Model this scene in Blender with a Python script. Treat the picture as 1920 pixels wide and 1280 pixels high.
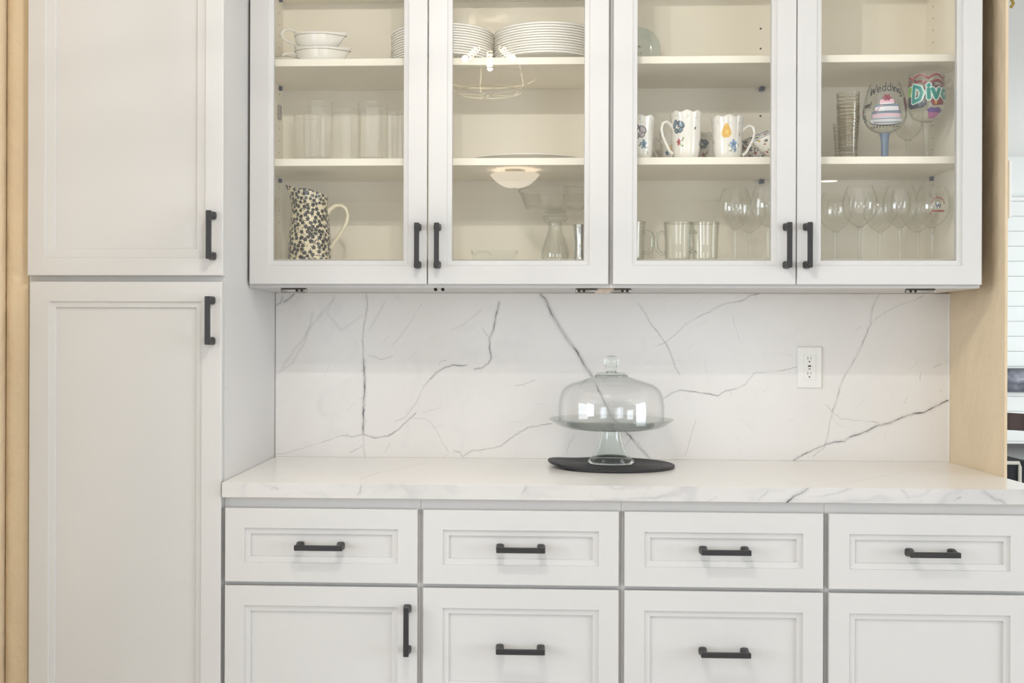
import bpy, bmesh, math, random
import numpy as np
from mathutils import Vector, Matrix, noise
random.seed(7); RS = np.random.RandomState(5)
PI = math.pi
sc = bpy.context.scene
C = sc.collection
for o in list(bpy.data.objects): bpy.data.objects.remove(o)

# ------------------------------------------------------------------ camera
CF, CCX, CCY = 2199.26, 866.58, 637.12
CAM = Vector((0.6741, -3.2672, 1.2421)); YAW, ROLL = 0.0461, 0.0032
fwd = Vector((-math.sin(YAW), math.cos(YAW), 0)); rt0 = Vector((math.cos(YAW), math.sin(YAW), 0)); up0 = Vector((0, 0, 1))
rt = rt0*math.cos(ROLL) + up0*math.sin(ROLL); up = up0*math.cos(ROLL) - rt0*math.sin(ROLL)
cd = bpy.data.cameras.new('camera'); cam = bpy.data.objects.new('camera', cd); C.objects.link(cam)
cd.sensor_width = 36; cd.lens = CF*36/1920; cd.shift_x = (960-CCX)/1920; cd.shift_y = -(640-CCY)/1920
cd.clip_start = .05; cd.clip_end = 60
cam.matrix_world = Matrix(((rt.x, up.x, -fwd.x, CAM.x), (rt.y, up.y, -fwd.y, CAM.y), (rt.z, up.z, -fwd.z, CAM.z), (0, 0, 0, 1)))
sc.camera = cam

def at(u, v, axis, val):
    """point of the photograph's pixel (u, v) on the plane axis=val (used only to read sizes off the photo)"""
    d = fwd*CF + rt*(u-CCX) + up*(CCY-v); t = (val-CAM[axis])/d[axis]
    return CAM + d*t
def PX(u, y, v=638): return at(u, v, 1, y).x
def PZ(v, y, u=960): return at(u, v, 1, y).z

# ------------------------------------------------------------------ world, lights, exposure
sc.view_settings.view_transform = 'Standard'; sc.view_settings.look = 'None'
sc.view_settings.exposure = 0.15; sc.view_settings.gamma = 1; sc.view_settings.use_curve_mapping = False
sc.cycles.transparent_max_bounces = 40; sc.cycles.max_bounces = 10; sc.cycles.diffuse_bounces = 5
sc.cycles.caustics_reflective = False; sc.cycles.caustics_refractive = False
sc.cycles.sample_clamp_indirect = 4.0; sc.cycles.use_denoising = True
w = bpy.data.worlds.new('sky'); sc.world = w; w.use_nodes = True
w.node_tree.nodes['Background'].inputs[0].default_value = (.80, .88, 1, 1)
w.node_tree.nodes['Background'].inputs[1].default_value = 1.0
def area(name, loc, rot, sx, sy, power, col):
    l = bpy.data.lights.new(name, 'AREA'); l.shape = 'RECTANGLE'; l.size = sx; l.size_y = sy; l.energy = power; l.color = col
    o = bpy.data.objects.new(name, l); C.objects.link(o); o.location = loc; o.rotation_euler = rot; return o
DAY = (.85, .92, 1.0)
# daylight through the windows of the rear and left walls of the kitchen, and of the dining room
WIN_B = [(-2.6, -.9), (2.1, 3.8)]
for a, b in WIN_B: area('window_daylight', ((a+b)/2, -7.56, 1.12), (PI/2, 0, 0), b-a, 1.54, 22, DAY)
area('window_daylight', (-3.06, -3.6, 1.45), (0, -PI/2, 0), 1.5, 2.2, 78, DAY)
area('patio_daylight', (6.44, -3.2, 1.3), (0, PI/2, 0), 2.2, 3.0, 140, DAY)
area('dining_daylight', (6.44, 4.0, 1.35), (0, PI/2, 0), 2.0, 3.0, 75, DAY)
LAMPX, LAMPY = .572, -1.72
BULBS = []
for k in range(3):
    a = math.radians(-90+120*k)
    BULBS.append(((LAMPX+.100*math.cos(a), LAMPY+.100*math.sin(a), 2.262), a))
for (p, a) in BULBS:
    l = bpy.data.lights.new('bulb_light', 'POINT'); l.energy = 11.5; l.shadow_soft_size = .010; l.color = (1, .99, .975)
    o = bpy.data.objects.new('bulb_light', l); C.objects.link(o); o.location = p
for (x, y, e, r) in [(.66, -5.7, 32, .12), (3.0, -6.3, 14, .05), (-1.6, -3.2, 16, .05), (3.2, -3.0, 22, .05)]:
    l = bpy.data.lights.new('ceiling_lamp_light', 'POINT' if r > .1 else 'SPOT'); l.energy = e*(1 if r > .1 else 4); l.shadow_soft_size = min(r, .03); l.color = (1, .99, .98)
    if r <= .1: l.spot_size = math.radians(130); l.spot_blend = .8
    o = bpy.data.objects.new('ceiling_lamp_light', l); C.objects.link(o); o.location = (x, y, 2.385 if r > .1 else 2.41)

# ------------------------------------------------------------------ materials
def srgb(r, g, b): return tuple(((c/255)/12.92 if c/255 <= .04045 else ((c/255+.055)/1.055)**2.4) for c in (r, g, b)) + (1,)
class NT:
    def __init__(s, name):
        s.m = bpy.data.materials.new(name); s.m.use_nodes = True; s.t = s.m.node_tree; s.t.nodes.clear()
        s.out = s.n('ShaderNodeOutputMaterial')
    def n(s, kind, **k):
        x = s.t.nodes.new(kind)
        for a, b in k.items(): setattr(x, a, b)
        return x
    def l(s, a, b): s.t.links.new(a, b)
    def math(s, op, a, b=None, clamp=False):
        x = s.n('ShaderNodeMath', operation=op, use_clamp=clamp)
        for i, v in enumerate((a, b)):
            if v is None: continue
            if hasattr(v, 'is_linked') or hasattr(v, 'links'): s.l(v, x.inputs[i])
            else: x.inputs[i].default_value = v
        return x.outputs[0]
def pbr(name, col, rough=.5, metal=0, spec=.5, bump=0, bscale=200, mottle=0, mscale=3, coat=0, emit=None, estr=0):
    N = NT(name); b = N.n('ShaderNodeBsdfPrincipled'); N.l(b.outputs[0], N.out.inputs[0])
    b.inputs['Base Color'].default_value = col; b.inputs['Roughness'].default_value = rough; b.inputs['Metallic'].default_value = metal
    b.inputs['Specular IOR Level'].default_value = spec; b.inputs['Coat Weight'].default_value = coat
    if emit: b.inputs['Emission Color'].default_value = emit; b.inputs['Emission Strength'].default_value = estr
    tc = N.n('ShaderNodeTexCoord')
    nz = N.n('ShaderNodeTexNoise'); nz.inputs['Scale'].default_value = mscale; nz.inputs['Detail'].default_value = 4; N.l(tc.outputs['Object'], nz.inputs[0])
    mx = N.n('ShaderNodeMixRGB'); mx.blend_type = 'MULTIPLY'; mx.inputs[0].default_value = 1; mx.inputs[1].default_value = col
    r = N.n('ShaderNodeMapRange'); r.inputs[1].default_value = .3; r.inputs[2].default_value = .7; r.inputs[3].default_value = 1-mottle; r.inputs[4].default_value = 1
    N.l(nz.outputs[0], r.inputs[0]); N.l(r.outputs[0], mx.inputs[2]); N.l(mx.outputs[0], b.inputs['Base Color'])
    if bump:
        n2 = N.n('ShaderNodeTexNoise'); n2.inputs['Scale'].default_value = bscale; n2.inputs['Detail'].default_value = 5; N.l(tc.outputs['Object'], n2.inputs[0])
        bp = N.n('ShaderNodeBump'); bp.inputs['Strength'].default_value = bump; bp.inputs['Distance'].default_value = .003 if bscale > 20 else .014
        N.l(n2.outputs[0], bp.inputs['Height']); N.l(bp.outputs[0], b.inputs['Normal'])
    return N.m
def image(name, arr):
    h, wd = arr.shape[:2]; im = bpy.data.images.new(name, wd, h, alpha=True, float_buffer=False)
    e = np.clip(np.array(arr, dtype=np.float32), 0, 1); c = e[..., :3]; e[..., :3] = np.where(c <= .0031308, c*12.92, 1.055*np.power(np.maximum(c, 1e-6), 1/2.4)-.055)
    im.pixels.foreach_set(np.ascontiguousarray(e).ravel()); im.update(); return im
def printed(name, arr, rough=.25, coat=.3, spec=.5):
    """printed/glazed surface: the pattern is painted by this script (uv = round the piece, up the piece)"""
    N = NT(name); b = N.n('ShaderNodeBsdfPrincipled'); N.l(b.outputs[0], N.out.inputs[0]); b.inputs['Roughness'].default_value = rough
    b.inputs['Coat Weight'].default_value = coat; b.inputs['Specular IOR Level'].default_value = spec
    t = N.n('ShaderNodeTexImage', extension='EXTEND'); t.image = image(name, arr); N.l(t.outputs[0], b.inputs['Base Color']); return N.m
def glass(name, tint=(.93, .95, .94), edge=(.50, .54, .52), power=3.0, f0=.04, decal=None, rough=0.0):
    """clear thin-walled glass: straight-through transmission, Schlick reflection, darker at grazing"""
    N = NT(name)
    g = N.n('ShaderNodeNewGeometry'); dt = N.n('ShaderNodeVectorMath', operation='DOT_PRODUCT'); N.l(g.outputs['Incoming'], dt.inputs[0]); N.l(g.outputs['Normal'], dt.inputs[1])
    c = N.math('ABSOLUTE', dt.outputs['Value']); ic = N.math('SUBTRACT', 1.0, c, clamp=True)
    F = N.math('ADD', N.math('MULTIPLY', N.math('POWER', ic, 5.0), 1-f0), f0, clamp=True)
    mx = N.n('ShaderNodeMixRGB'); mx.inputs[1].default_value = (*tint, 1); mx.inputs[2].default_value = (*edge, 1); N.l(N.math('POWER', ic, power), mx.inputs[0])
    tr = N.n('ShaderNodeBsdfTransparent'); N.l(mx.outputs[0], tr.inputs[0])
    gl = N.n('ShaderNodeBsdfGlossy'); gl.inputs['Roughness'].default_value = rough; gl.inputs[0].default_value = (1, 1, 1, 1)
    ms = N.n('ShaderNodeMixShader'); N.l(F, ms.inputs[0]); N.l(tr.outputs[0], ms.inputs[1]); N.l(gl.outputs[0], ms.inputs[2])
    out = ms.outputs[0]
    if decal is not None:
        t = N.n('ShaderNodeTexImage', extension='EXTEND'); t.image = image(name, decal); b = N.n('ShaderNodeBsdfPrincipled'); b.inputs['Roughness'].default_value = .3
        N.l(t.outputs[0], b.inputs['Base Color']); m2 = N.n('ShaderNodeMixShader'); N.l(t.outputs[1], m2.inputs[0]); N.l(out, m2.inputs[1]); N.l(b.outputs[0], m2.inputs[2]); out = m2.outputs[0]
    N.l(out, N.out.inputs[0]); return N.m
def solid_glass(name, col=(.96, .98, .97)):
    N = NT(name); b = N.n('ShaderNodeBsdfGlass'); b.inputs[0].default_value = (*col, 1); b.inputs['Roughness'].default_value = 0; b.inputs['IOR'].default_value = 1.47
    N.l(b.outputs[0], N.out.inputs[0]); return N.m

M = dict(
    cab=pbr('white_cabinet_paint', srgb(206, 204, 202), .38, spec=.35, mottle=.015, bump=.02, bscale=60),
    inside=pbr('cream_melamine', srgb(246, 239, 224), .45, spec=.3, mottle=.01),
    handle=pbr('dark_bronze_metal', srgb(58, 57, 58), .42, metal=.55, bump=.05, bscale=300),
    roomwall=pbr('off_white_wall_paint', srgb(232, 229, 222), .8, spec=.2, mottle=.01),
    wall=pbr('tan_plaster', srgb(224, 205, 176), .75, spec=.2, mottle=.06, mscale=4, bump=.9, bscale=11),
    ceil=pbr('white_ceiling_paint', srgb(238, 236, 232), .9, spec=.1, mottle=.01),
    floor=pbr('oak_floor', srgb(203, 197, 189), .4, mottle=.3, mscale=5),
    trim=pbr('white_trim_paint', srgb(240, 239, 236), .4),
    steel=pbr('brushed_steel', srgb(150, 145, 140), .3, metal=1, bump=.05),
    screw=pbr('dark_screw', srgb(50, 48, 46), .4, metal=1),
    chrome=pbr('polished_chrome', srgb(225, 228, 230), .06, metal=1),
    china=pbr('white_china', srgb(244, 241, 234), .18, coat=.5),
    cream=pbr('cream_china', srgb(236, 226, 200), .15, coat=.5),
    gold=pbr('gold_line', srgb(150, 120, 70), .3, metal=.6),
    blue=pbr('dark_blue_plastic', srgb(40, 44, 90), .4),
    black=pbr('black_slot', srgb(18, 18, 18), .6),
    plate=pbr('white_outlet_plastic', srgb(240, 239, 236), .3),
    wood=pbr('dark_walnut_wood', srgb(84, 50, 32), .28, mottle=.5, mscale=14, coat=.3),
    felt=pbr('dark_grey_felt', srgb(66, 68, 72), .95, spec=.1, mottle=.4, mscale=60, bump=.3, bscale=300),
    cord=pbr('white_cord_edging', srgb(226, 222, 212), .8, bump=.3, bscale=300),
    tabletop=pbr('dark_table_top', srgb(60, 58, 60), .2, mottle=.3),
    ship=pbr('white_shiplap_paint', srgb(236, 238, 234), .5),
    mat=pbr('black_woven_mat', srgb(20, 16, 24), .45, spec=.5, bump=.5, bscale=500, mottle=.3, mscale=60),
    canopy=pbr('cream_metal_enamel', srgb(225, 215, 195), .35),
    shade=pbr('frosted_glass_shade', srgb(250, 235, 215), .5, emit=(1, .88, .74, 1), estr=3.6),
    lens=pbr('downlight_lens', srgb(250, 240, 225), .5, emit=(1, .93, .82, 1), estr=9),
    fil=pbr('glowing_filament', srgb(255, 220, 160), .5, emit=(1, .80, .52, 1), estr=28),
    tape=pbr('beige_striped_tape', srgb(196, 178, 160), .6),
    grey=pbr('frame_grey', srgb(90, 92, 96), .4),
    brass=pbr('brass_metal', srgb(170, 150, 90), .3, metal=.9),
    pane=glass('cabinet_pane_glass', tint=(1, 1, .993), edge=(.85, .88, .85), f0=.048),
    clear=glass('clear_drinking_glass', tint=(.996, .997, .994), edge=(.62, .65, .62), power=6, f0=.06),
    faint=glass('thin_tumbler_glass', tint=(.997, .997, .993), edge=(.88, .88, .84), power=4, f0=.045),
    clear2=glass('compote_bowl_glass', tint=(.992, .994, .99), edge=(.48, .5, .46), power=4.5, f0=.05),
    mugglass=glass('thick_mug_glass', tint=(.985, .988, .975), edge=(.34, .36, .30), power=3.2, f0=.055),
    rimglass=glass('bright_glass_rim', tint=(.97, .97, .96), edge=(.85, .85, .82), power=3, f0=.30),
    dome=glass('dome_glass', tint=(.997, .998, .997), edge=(.50, .54, .53), power=6, f0=.045),
    thick=glass('thick_base_glass', tint=(.972, .98, .972), edge=(.36, .40, .38), power=4, f0=.05),
    solid=solid_glass('solid_clear_glass'),
    bulbglass=glass('bulb_glass', tint=(.99, .97, .93), edge=(.7, .66, .6), f0=.05),
    winglass=glass('window_glass', tint=(.96, .98, .97), edge=(.7, .78, .76), f0=.04),
)

# ------------------------------------------------------------------ geometry helpers
def link(name, me, mat, parent=None, smooth=False):
    if isinstance(me, bmesh.types.BMesh):
        m2 = bpy.data.meshes.new(name); me.to_mesh(m2); me.free(); me = m2
    if not me.materials and mat: me.materials.append(mat)
    if smooth:
        me.polygons.foreach_set('use_smooth', [True]*len(me.polygons))
        try: me.set_sharp_from_angle(angle=math.radians(38))
        except Exception: pass
    o = bpy.data.objects.new(name, me); C.objects.link(o)
    if parent:
        r = parent
        while r.parent: r = r.parent
        off = r.location
        me.transform(Matrix.Translation(-off)); o.parent = parent
    return o
def thing(name, label, cat, loc=(0, 0, 0), group=None):
    o = bpy.data.objects.new(name, None); C.objects.link(o); o.location = loc; o.empty_display_size = .02
    return tag(o, label, cat, group)
def tag(o, label, cat, group=None):
    o['label'] = label; o['category'] = cat
    if group: o['group'] = group
    return o
def struct(name, bm, mat, smooth=False):
    o = link(name, bm, mat, None, smooth); o['kind'] = 'structure'; return o
def part(name, bm, mat, parent, smooth=False, label=None):
    o = link(name, bm, mat, parent, smooth)
    if label: o['label'] = label
    return o
def kids(o): return [c for c in C.objects if c.parent == o]
def clone(root, loc, label=None, rotz=None):
    def cp(o, par):
        c = o.copy(); C.objects.link(c)
        if par: c.parent = par
        for ch in kids_of.get(o.name, []): cp(ch, c)
        return c
    kids_of = {}
    for x in C.objects:
        if x.parent: kids_of.setdefault(x.parent.name, []).append(x)
    r = cp(root, None); r.location = loc
    if rotz is not None: r.rotation_euler = (r.rotation_euler[0], r.rotation_euler[1], rotz)
    if label: r['label'] = label
    return r
def BM(): return bmesh.new()
def box(bm, x0, x1, y0, y1, z0, z1, bev=0.0, seg=1):
    x0, x1 = min(x0, x1), max(x0, x1); y0, y1 = min(y0, y1), max(y0, y1); z0, z1 = min(z0, z1), max(z0, z1)
    vs = [bm.verts.new((x, y, z)) for z in (z0, z1) for y in (y0, y1) for x in (x0, x1)]
    fs = [bm.faces.new([vs[i] for i in f]) for f in ((0, 2, 3, 1), (4, 5, 7, 6), (0, 1, 5, 4), (2, 6, 7, 3), (0, 4, 6, 2), (1, 3, 7, 5))]
    if bev:
        es = list({e for f in fs for e in f.edges})
        bmesh.ops.bevel(bm, geom=es, offset=bev, segments=seg, affect='EDGES', profile=.5)
    return bm
def bx(*a, **k): return box(BM(), *a, **k)
def prism(bm, pts, z0, z1):
    """polygon in plan (x, y) pulled from z0 to z1"""
    n = len(pts); lo = [bm.verts.new((p[0], p[1], z0)) for p in pts]; hi = [bm.verts.new((p[0], p[1], z1)) for p in pts]
    bm.faces.new(lo[::-1]); bm.faces.new(hi)
    for i in range(n): bm.faces.new((lo[i], lo[(i+1) % n], hi[(i+1) % n], hi[i]))
    bmesh.ops.recalc_face_normals(bm, faces=bm.faces); return bm
def lathe(prof, seg=48, c=(0, 0, 0), wave=None, uvrange=None, close=False):
    """prof: list of (r, z).  uv.x runs round with 0.5 facing -Y, uv.y up the piece"""
    bm = BM(); uvl = bm.loops.layers.uv.new('uv'); n = len(prof)
    z0 = min(p[1] for p in prof); z1 = max(p[1] for p in prof)
    if uvrange: z0, z1 = uvrange
    if z1-z0 < 1e-9: z1 = z0+1
    rings = []
    for i, (r, z) in enumerate(prof):
        if r < 1e-6: rings.append([bm.verts.new((c[0], c[1], c[2]+z))]*seg); continue
        ring = []
        for k in range(seg):
            a = PI/2+2*PI*k/seg
            rr, zz = (wave(i, a, r, z) if wave else (r, z))
            ring.append(bm.verts.new((c[0]+rr*math.cos(a), c[1]+rr*math.sin(a), c[2]+zz)))
        rings.append(ring)
    m = n if close else n-1
    for i in range(m):
        A, B = rings[i], rings[(i+1) % n]; za, zb = prof[i][1], prof[(i+1) % n][1]
        va, vb = (za-z0)/(z1-z0), (zb-z0)/(z1-z0)
        for k in range(seg):
            k2 = (k+1) % seg
            q = [(A[k], k/seg, va), (A[k2], (k+1)/seg, va), (B[k2], (k+1)/seg, vb), (B[k], k/seg, vb)]
            qq = []
            for t in q:
                if not any(t[0] is s[0] for s in qq): qq.append(t)
            if len(qq) < 3: continue
            try: f = bm.faces.new([t[0] for t in qq])
            except ValueError: continue
            for lp, t in zip(f.loops, qq): lp[uvl].uv = (t[1], t[2])
    bmesh.ops.recalc_face_normals(bm, faces=bm.faces)
    return bm
def smoothprof(pts, n=6):
    """Catmull-Rom through (r, z) points"""
    P = [Vector((p[0], p[1], 0)) for p in pts]; P = [P[0]*2-P[1]]+P+[P[-1]*2-P[-2]]; out = []
    for i in range(1, len(P)-2):
        for k in range(n):
            t = k/n; a, b, c_, d = P[i-1], P[i], P[i+1], P[i+2]
            q = .5*((2*b)+(c_-a)*t+(2*a-5*b+4*c_-d)*t*t+(3*b-a-3*c_+d)*t**3); out.append((max(q.x, 0), q.y))
    out.append((pts[-1][0], pts[-1][1])); return out
def shell(outer, th, floor=None):
    """closed wall of a vessel: outer profile bottom->rim, inner offset back down"""
    inner = []
    n = len(outer)
    for i, (r, z) in enumerate(outer):
        a = outer[max(i-1, 0)]; b = outer[min(i+1, n-1)]; dx, dz = b[0]-a[0], b[1]-a[1]; L = math.hypot(dx, dz) or 1
        inner.append((max(r-th*dz/L, 0), z+th*dx/L))
    if floor: inner = [p for p in inner if p[1] >= floor]; inner = [(0, floor), (max(inner[0][0]-.002, .001), floor)]+inner
    return outer+[((outer[-1][0]+inner[-1][0])/2, outer[-1][1]+th*.5)]+inner[::-1]
def tube(bm, pts, r, seg=10, cyc=False, flat=1.0, caps=True):
    P = [Vector(p) for p in pts]; n = len(P); rings = []; prev = None
    for i, p in enumerate(P):
        t = (P[(i+1) % n]-P[i-1]) if cyc else (P[min(i+1, n-1)]-P[max(i-1, 0)])
        t.normalize()
        if prev is None:
            a = Vector((0, 0, 1)) if abs(t.z) < .9 else Vector((1, 0, 0)); nrm = t.cross(a).normalized()
        else: nrm = (prev-t*prev.dot(t)).normalized()
        prev = nrm; bn = t.cross(nrm); rr = r[i] if isinstance(r, (list, tuple)) else r
        rings.append([bm.verts.new(p+nrm*math.cos(2*PI*k/seg)*rr*flat+bn*math.sin(2*PI*k/seg)*rr) for k in range(seg)])
    for i in range(n if cyc else n-1):
        A, B = rings[i], rings[(i+1) % n]
        for k in range(seg): bm.faces.new((A[k], A[(k+1) % seg], B[(k+1) % seg], B[k]))
    if not cyc and caps: bm.faces.new(rings[0][::-1]); bm.faces.new(rings[-1])
    return bm
def arc(c, r, a0, a1, n, plane='xz', ry=None):
    out = []
    for k in range(n+1):
        a = math.radians(a0+(a1-a0)*k/n); p, q = r*math.cos(a), (ry or r)*math.sin(a)
        out.append((c[0]+p, c[1], c[2]+q) if plane == 'xz' else (c[0]+p, c[1]+q, c[2]))
    return out
def loft_rect(bm, x0, x1, z0, z1, rings):
    """rings: (inset, y) from outer back to inner; returns last loop verts"""
    L = []
    for ins, y in rings:
        L.append([bm.verts.new(p) for p in ((x0+ins, y, z0+ins), (x1-ins, y, z0+ins), (x1-ins, y, z1-ins), (x0+ins, y, z1-ins))])
    for A, B in zip(L, L[1:]):
        for k in range(4): bm.faces.new((A[k], A[(k+1) % 4], B[(k+1) % 4], B[k]))
    return L
def panel_door(x0, x1, z0, z1, yf, stile=.045, bead=.0135, th=.020, glassy=False):
    bm = BM(); yb = yf+th; e = .0015
    if glassy:
        L = loft_rect(bm, x0, x1, z0, z1, [(0, yb), (0, yf+e), (e, yf), (stile, yf), (stile+.0012, yf+.0035), (stile+bead-.001, yf+.0050), (stile+bead, yf+.0065), (stile+bead, yb), (0, yb)])
    else:
        L = loft_rect(bm, x0, x1, z0, z1, [(0, yb), (0, yf+e), (e, yf), (stile, yf), (stile+.0008, yf+.0040), (stile+bead, yf+.0052), (stile+bead+.0008, yf+.0100)])
        bm.faces.new(L[-1]); bm.faces.new(L[0][::-1])
    bmesh.ops.remove_doubles(bm, verts=bm.verts, dist=1e-5)
    bmesh.ops.recalc_face_normals(bm, faces=bm.faces); return bm
def handle_bm(cx, cz, yf, vertical=False, L=.112, so=.035):
    """bar pull: flat bar on two flared rounded feet"""
    bm = BM(); h = L/2
    for s in (-1, 1):
        f = s*(h-.0095); rings = []
        for (w_, y, sh) in ((.0098, yf, 0), (.0100, yf-.004, 0), (.0088, yf-.012, 0), (.0070, yf-.022, .001), (.0062, yf-so+.001, .002)):
            ring = []
            for k in range(16):
                a = 2*PI*k/16; ca, sa = math.cos(a), math.sin(a); p = .55
                ex = w_*math.copysign(abs(ca)**p, ca)*.95; ez = w_*math.copysign(abs(sa)**p, sa)*.95
                q = (f+ex+s*sh, ez)
                ring.append(bm.verts.new((cx+q[0], y, cz+q[1]) if not vertical else (cx+q[1], y, cz+q[0])))
            rings.append(ring)
        for A, B in zip(rings, rings[1:]):
            for k in range(16): bm.faces.new((A[k], A[(k+1) % 16], B[(k+1) % 16], B[k]))
        bm.faces.new(rings[0]); bm.faces.new(rings[-1][::-1])
    b2 = .0060
    if vertical: box(bm, cx-b2, cx+b2, yf-so-.004, yf-so+.004, cz-h+.001, cz+h-.001, bev=.0012)
    else: box(bm, cx-h+.001, cx+h-.001, yf-so-.004, yf-so+.004, cz-b2, cz+b2, bev=.0012)
    bmesh.ops.recalc_face_normals(bm, faces=bm.faces); return bm

# ------------------------------------------------------------------ painting (patterns on stone, china and glass)
class Canvas:
    def __init__(s, w, h, bg=(1, 1, 1, 1)):
        s.w, s.h = w, h; s.a = np.zeros((h, w, 4), np.float32); s.a[:] = bg
    def blend(s, sl, m, col):
        r = s.a[sl]; al = (m*col[3])[..., None]; c = np.array(col[:3], np.float32)
        oa = r[..., 3:4]; na = al+oa*(1-al)
        rgb = np.where(na > 1e-4, (c*al+r[..., :3]*oa*(1-al))/np.maximum(na, 1e-4), r[..., :3])
        r[..., :3] = rgb; r[..., 3:4] = na
    def line(s, pts, wd, col, ws=None, soft=.8):
        for i in range(len(pts)-1):
            (xa, ya), (xb, yb) = pts[i], pts[i+1]
            wa = (ws[i] if ws else 1)*wd; wb = (ws[i+1] if ws else 1)*wd; R = max(wa, wb)/2+soft+1
            x0, x1 = int(max(min(xa, xb)-R, 0)), int(min(max(xa, xb)+R+2, s.w)); y0, y1 = int(max(min(ya, yb)-R, 0)), int(min(max(ya, yb)+R+2, s.h))
            if x1 <= x0 or y1 <= y0: continue
            Y, X = np.mgrid[y0:y1, x0:x1]; dx, dy = xb-xa, yb-ya; q = dx*dx+dy*dy+1e-9
            t = np.clip(((X-xa)*dx+(Y-ya)*dy)/q, 0, 1); d = np.hypot(X-xa-t*dx, Y-ya-t*dy)
            m = np.clip((wa+(wb-wa)*t)/2+soft*.5-d, 0, soft)/soft
            s.blend((slice(y0, y1), slice(x0, x1)), m.astype(np.float32), col)
    def poly(s, pts, col):
        xs = [p[0] for p in pts]; ys = [p[1] for p in pts]
        x0, x1 = int(max(min(xs)-1, 0)), int(min(max(xs)+2, s.w)); y0, y1 = int(max(min(ys)-1, 0)), int(min(max(ys)+2, s.h))
        if x1 <= x0 or y1 <= y0: return
        acc = 0
        for ox, oy in ((.25, .25), (.75, .25), (.25, .75), (.75, .75)):
            Y, X = np.mgrid[y0:y1, x0:x1].astype(np.float32); X += ox-.5; Y += oy-.5; ins = np.zeros(X.shape, bool); j = len(pts)-1
            for i in range(len(pts)):
                xi, yi = pts[i]; xj, yj = pts[j]
                if yi != yj: ins ^= ((yi > Y) != (yj > Y)) & (X < (xj-xi)*(Y-yi)/(yj-yi)+xi)
                j = i
            acc = acc+ins.astype(np.float32)
        s.blend((slice(y0, y1), slice(x0, x1)), acc/4, col)
    def ell(s, cx, cy, rx, ry, col, rot=0, n=20):
        c, d = math.cos(rot), math.sin(rot)
        s.poly([(cx+rx*math.cos(t)*c-ry*math.sin(t)*d, cy+rx*math.cos(t)*d+ry*math.sin(t)*c) for t in [2*PI*k/n for k in range(n)]], col)
    def flower(s, cx, cy, r, col, n=5, core=None, rot=0, el=.55):
        for k in range(n):
            a = rot+2*PI*k/n; s.ell(cx+r*.55*math.cos(a), cy+r*.55*math.sin(a), r*.5, r*.5*el*1.2, col, a)
        if core: s.ell(cx, cy, r*.22, r*.22, core)
def fbm(h, w, cells, octs=4, seed=0, ax=1.0):
    r = np.random.RandomState(seed); out = np.zeros((h, w), np.float32); amp = 1; tot = 0
    for o in range(octs):
        ch = max(2, int(cells*2**o*h/w*ax)+2); cw = int(cells*2**o)+2
        g = r.rand(ch, cw).astype(np.float32); y = np.linspace(0, ch-1.001, h); x = np.linspace(0, cw-1.001, w)
        yi, xi = y.astype(int), x.astype(int); fy = (y-yi)[:, None]; fx = (x-xi)[None, :]; fy = fy*fy*(3-2*fy); fx = fx*fx*(3-2*fx)
        v = (g[yi][:, xi]*(1-fx)+g[yi][:, xi+1]*fx)*(1-fy)+(g[yi+1][:, xi]*(1-fx)+g[yi+1][:, xi+1]*fx)*fy
        out += v*amp; tot += amp; amp *= .55
    return out/tot
def jitter(pts, amp, step, rnd):
    out = []
    for i in range(len(pts)-1):
        a, b = pts[i], pts[i+1]; L = math.hypot(b[0]-a[0], b[1]-a[1]); n = max(1, int(L/step))
        for k in range(n):
            t = k/n; out.append((a[0]+(b[0]-a[0])*t+rnd.gauss(0, amp), a[1]+(b[1]-a[1])*t+rnd.gauss(0, amp)))
    out.append(pts[-1]); return out

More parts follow.
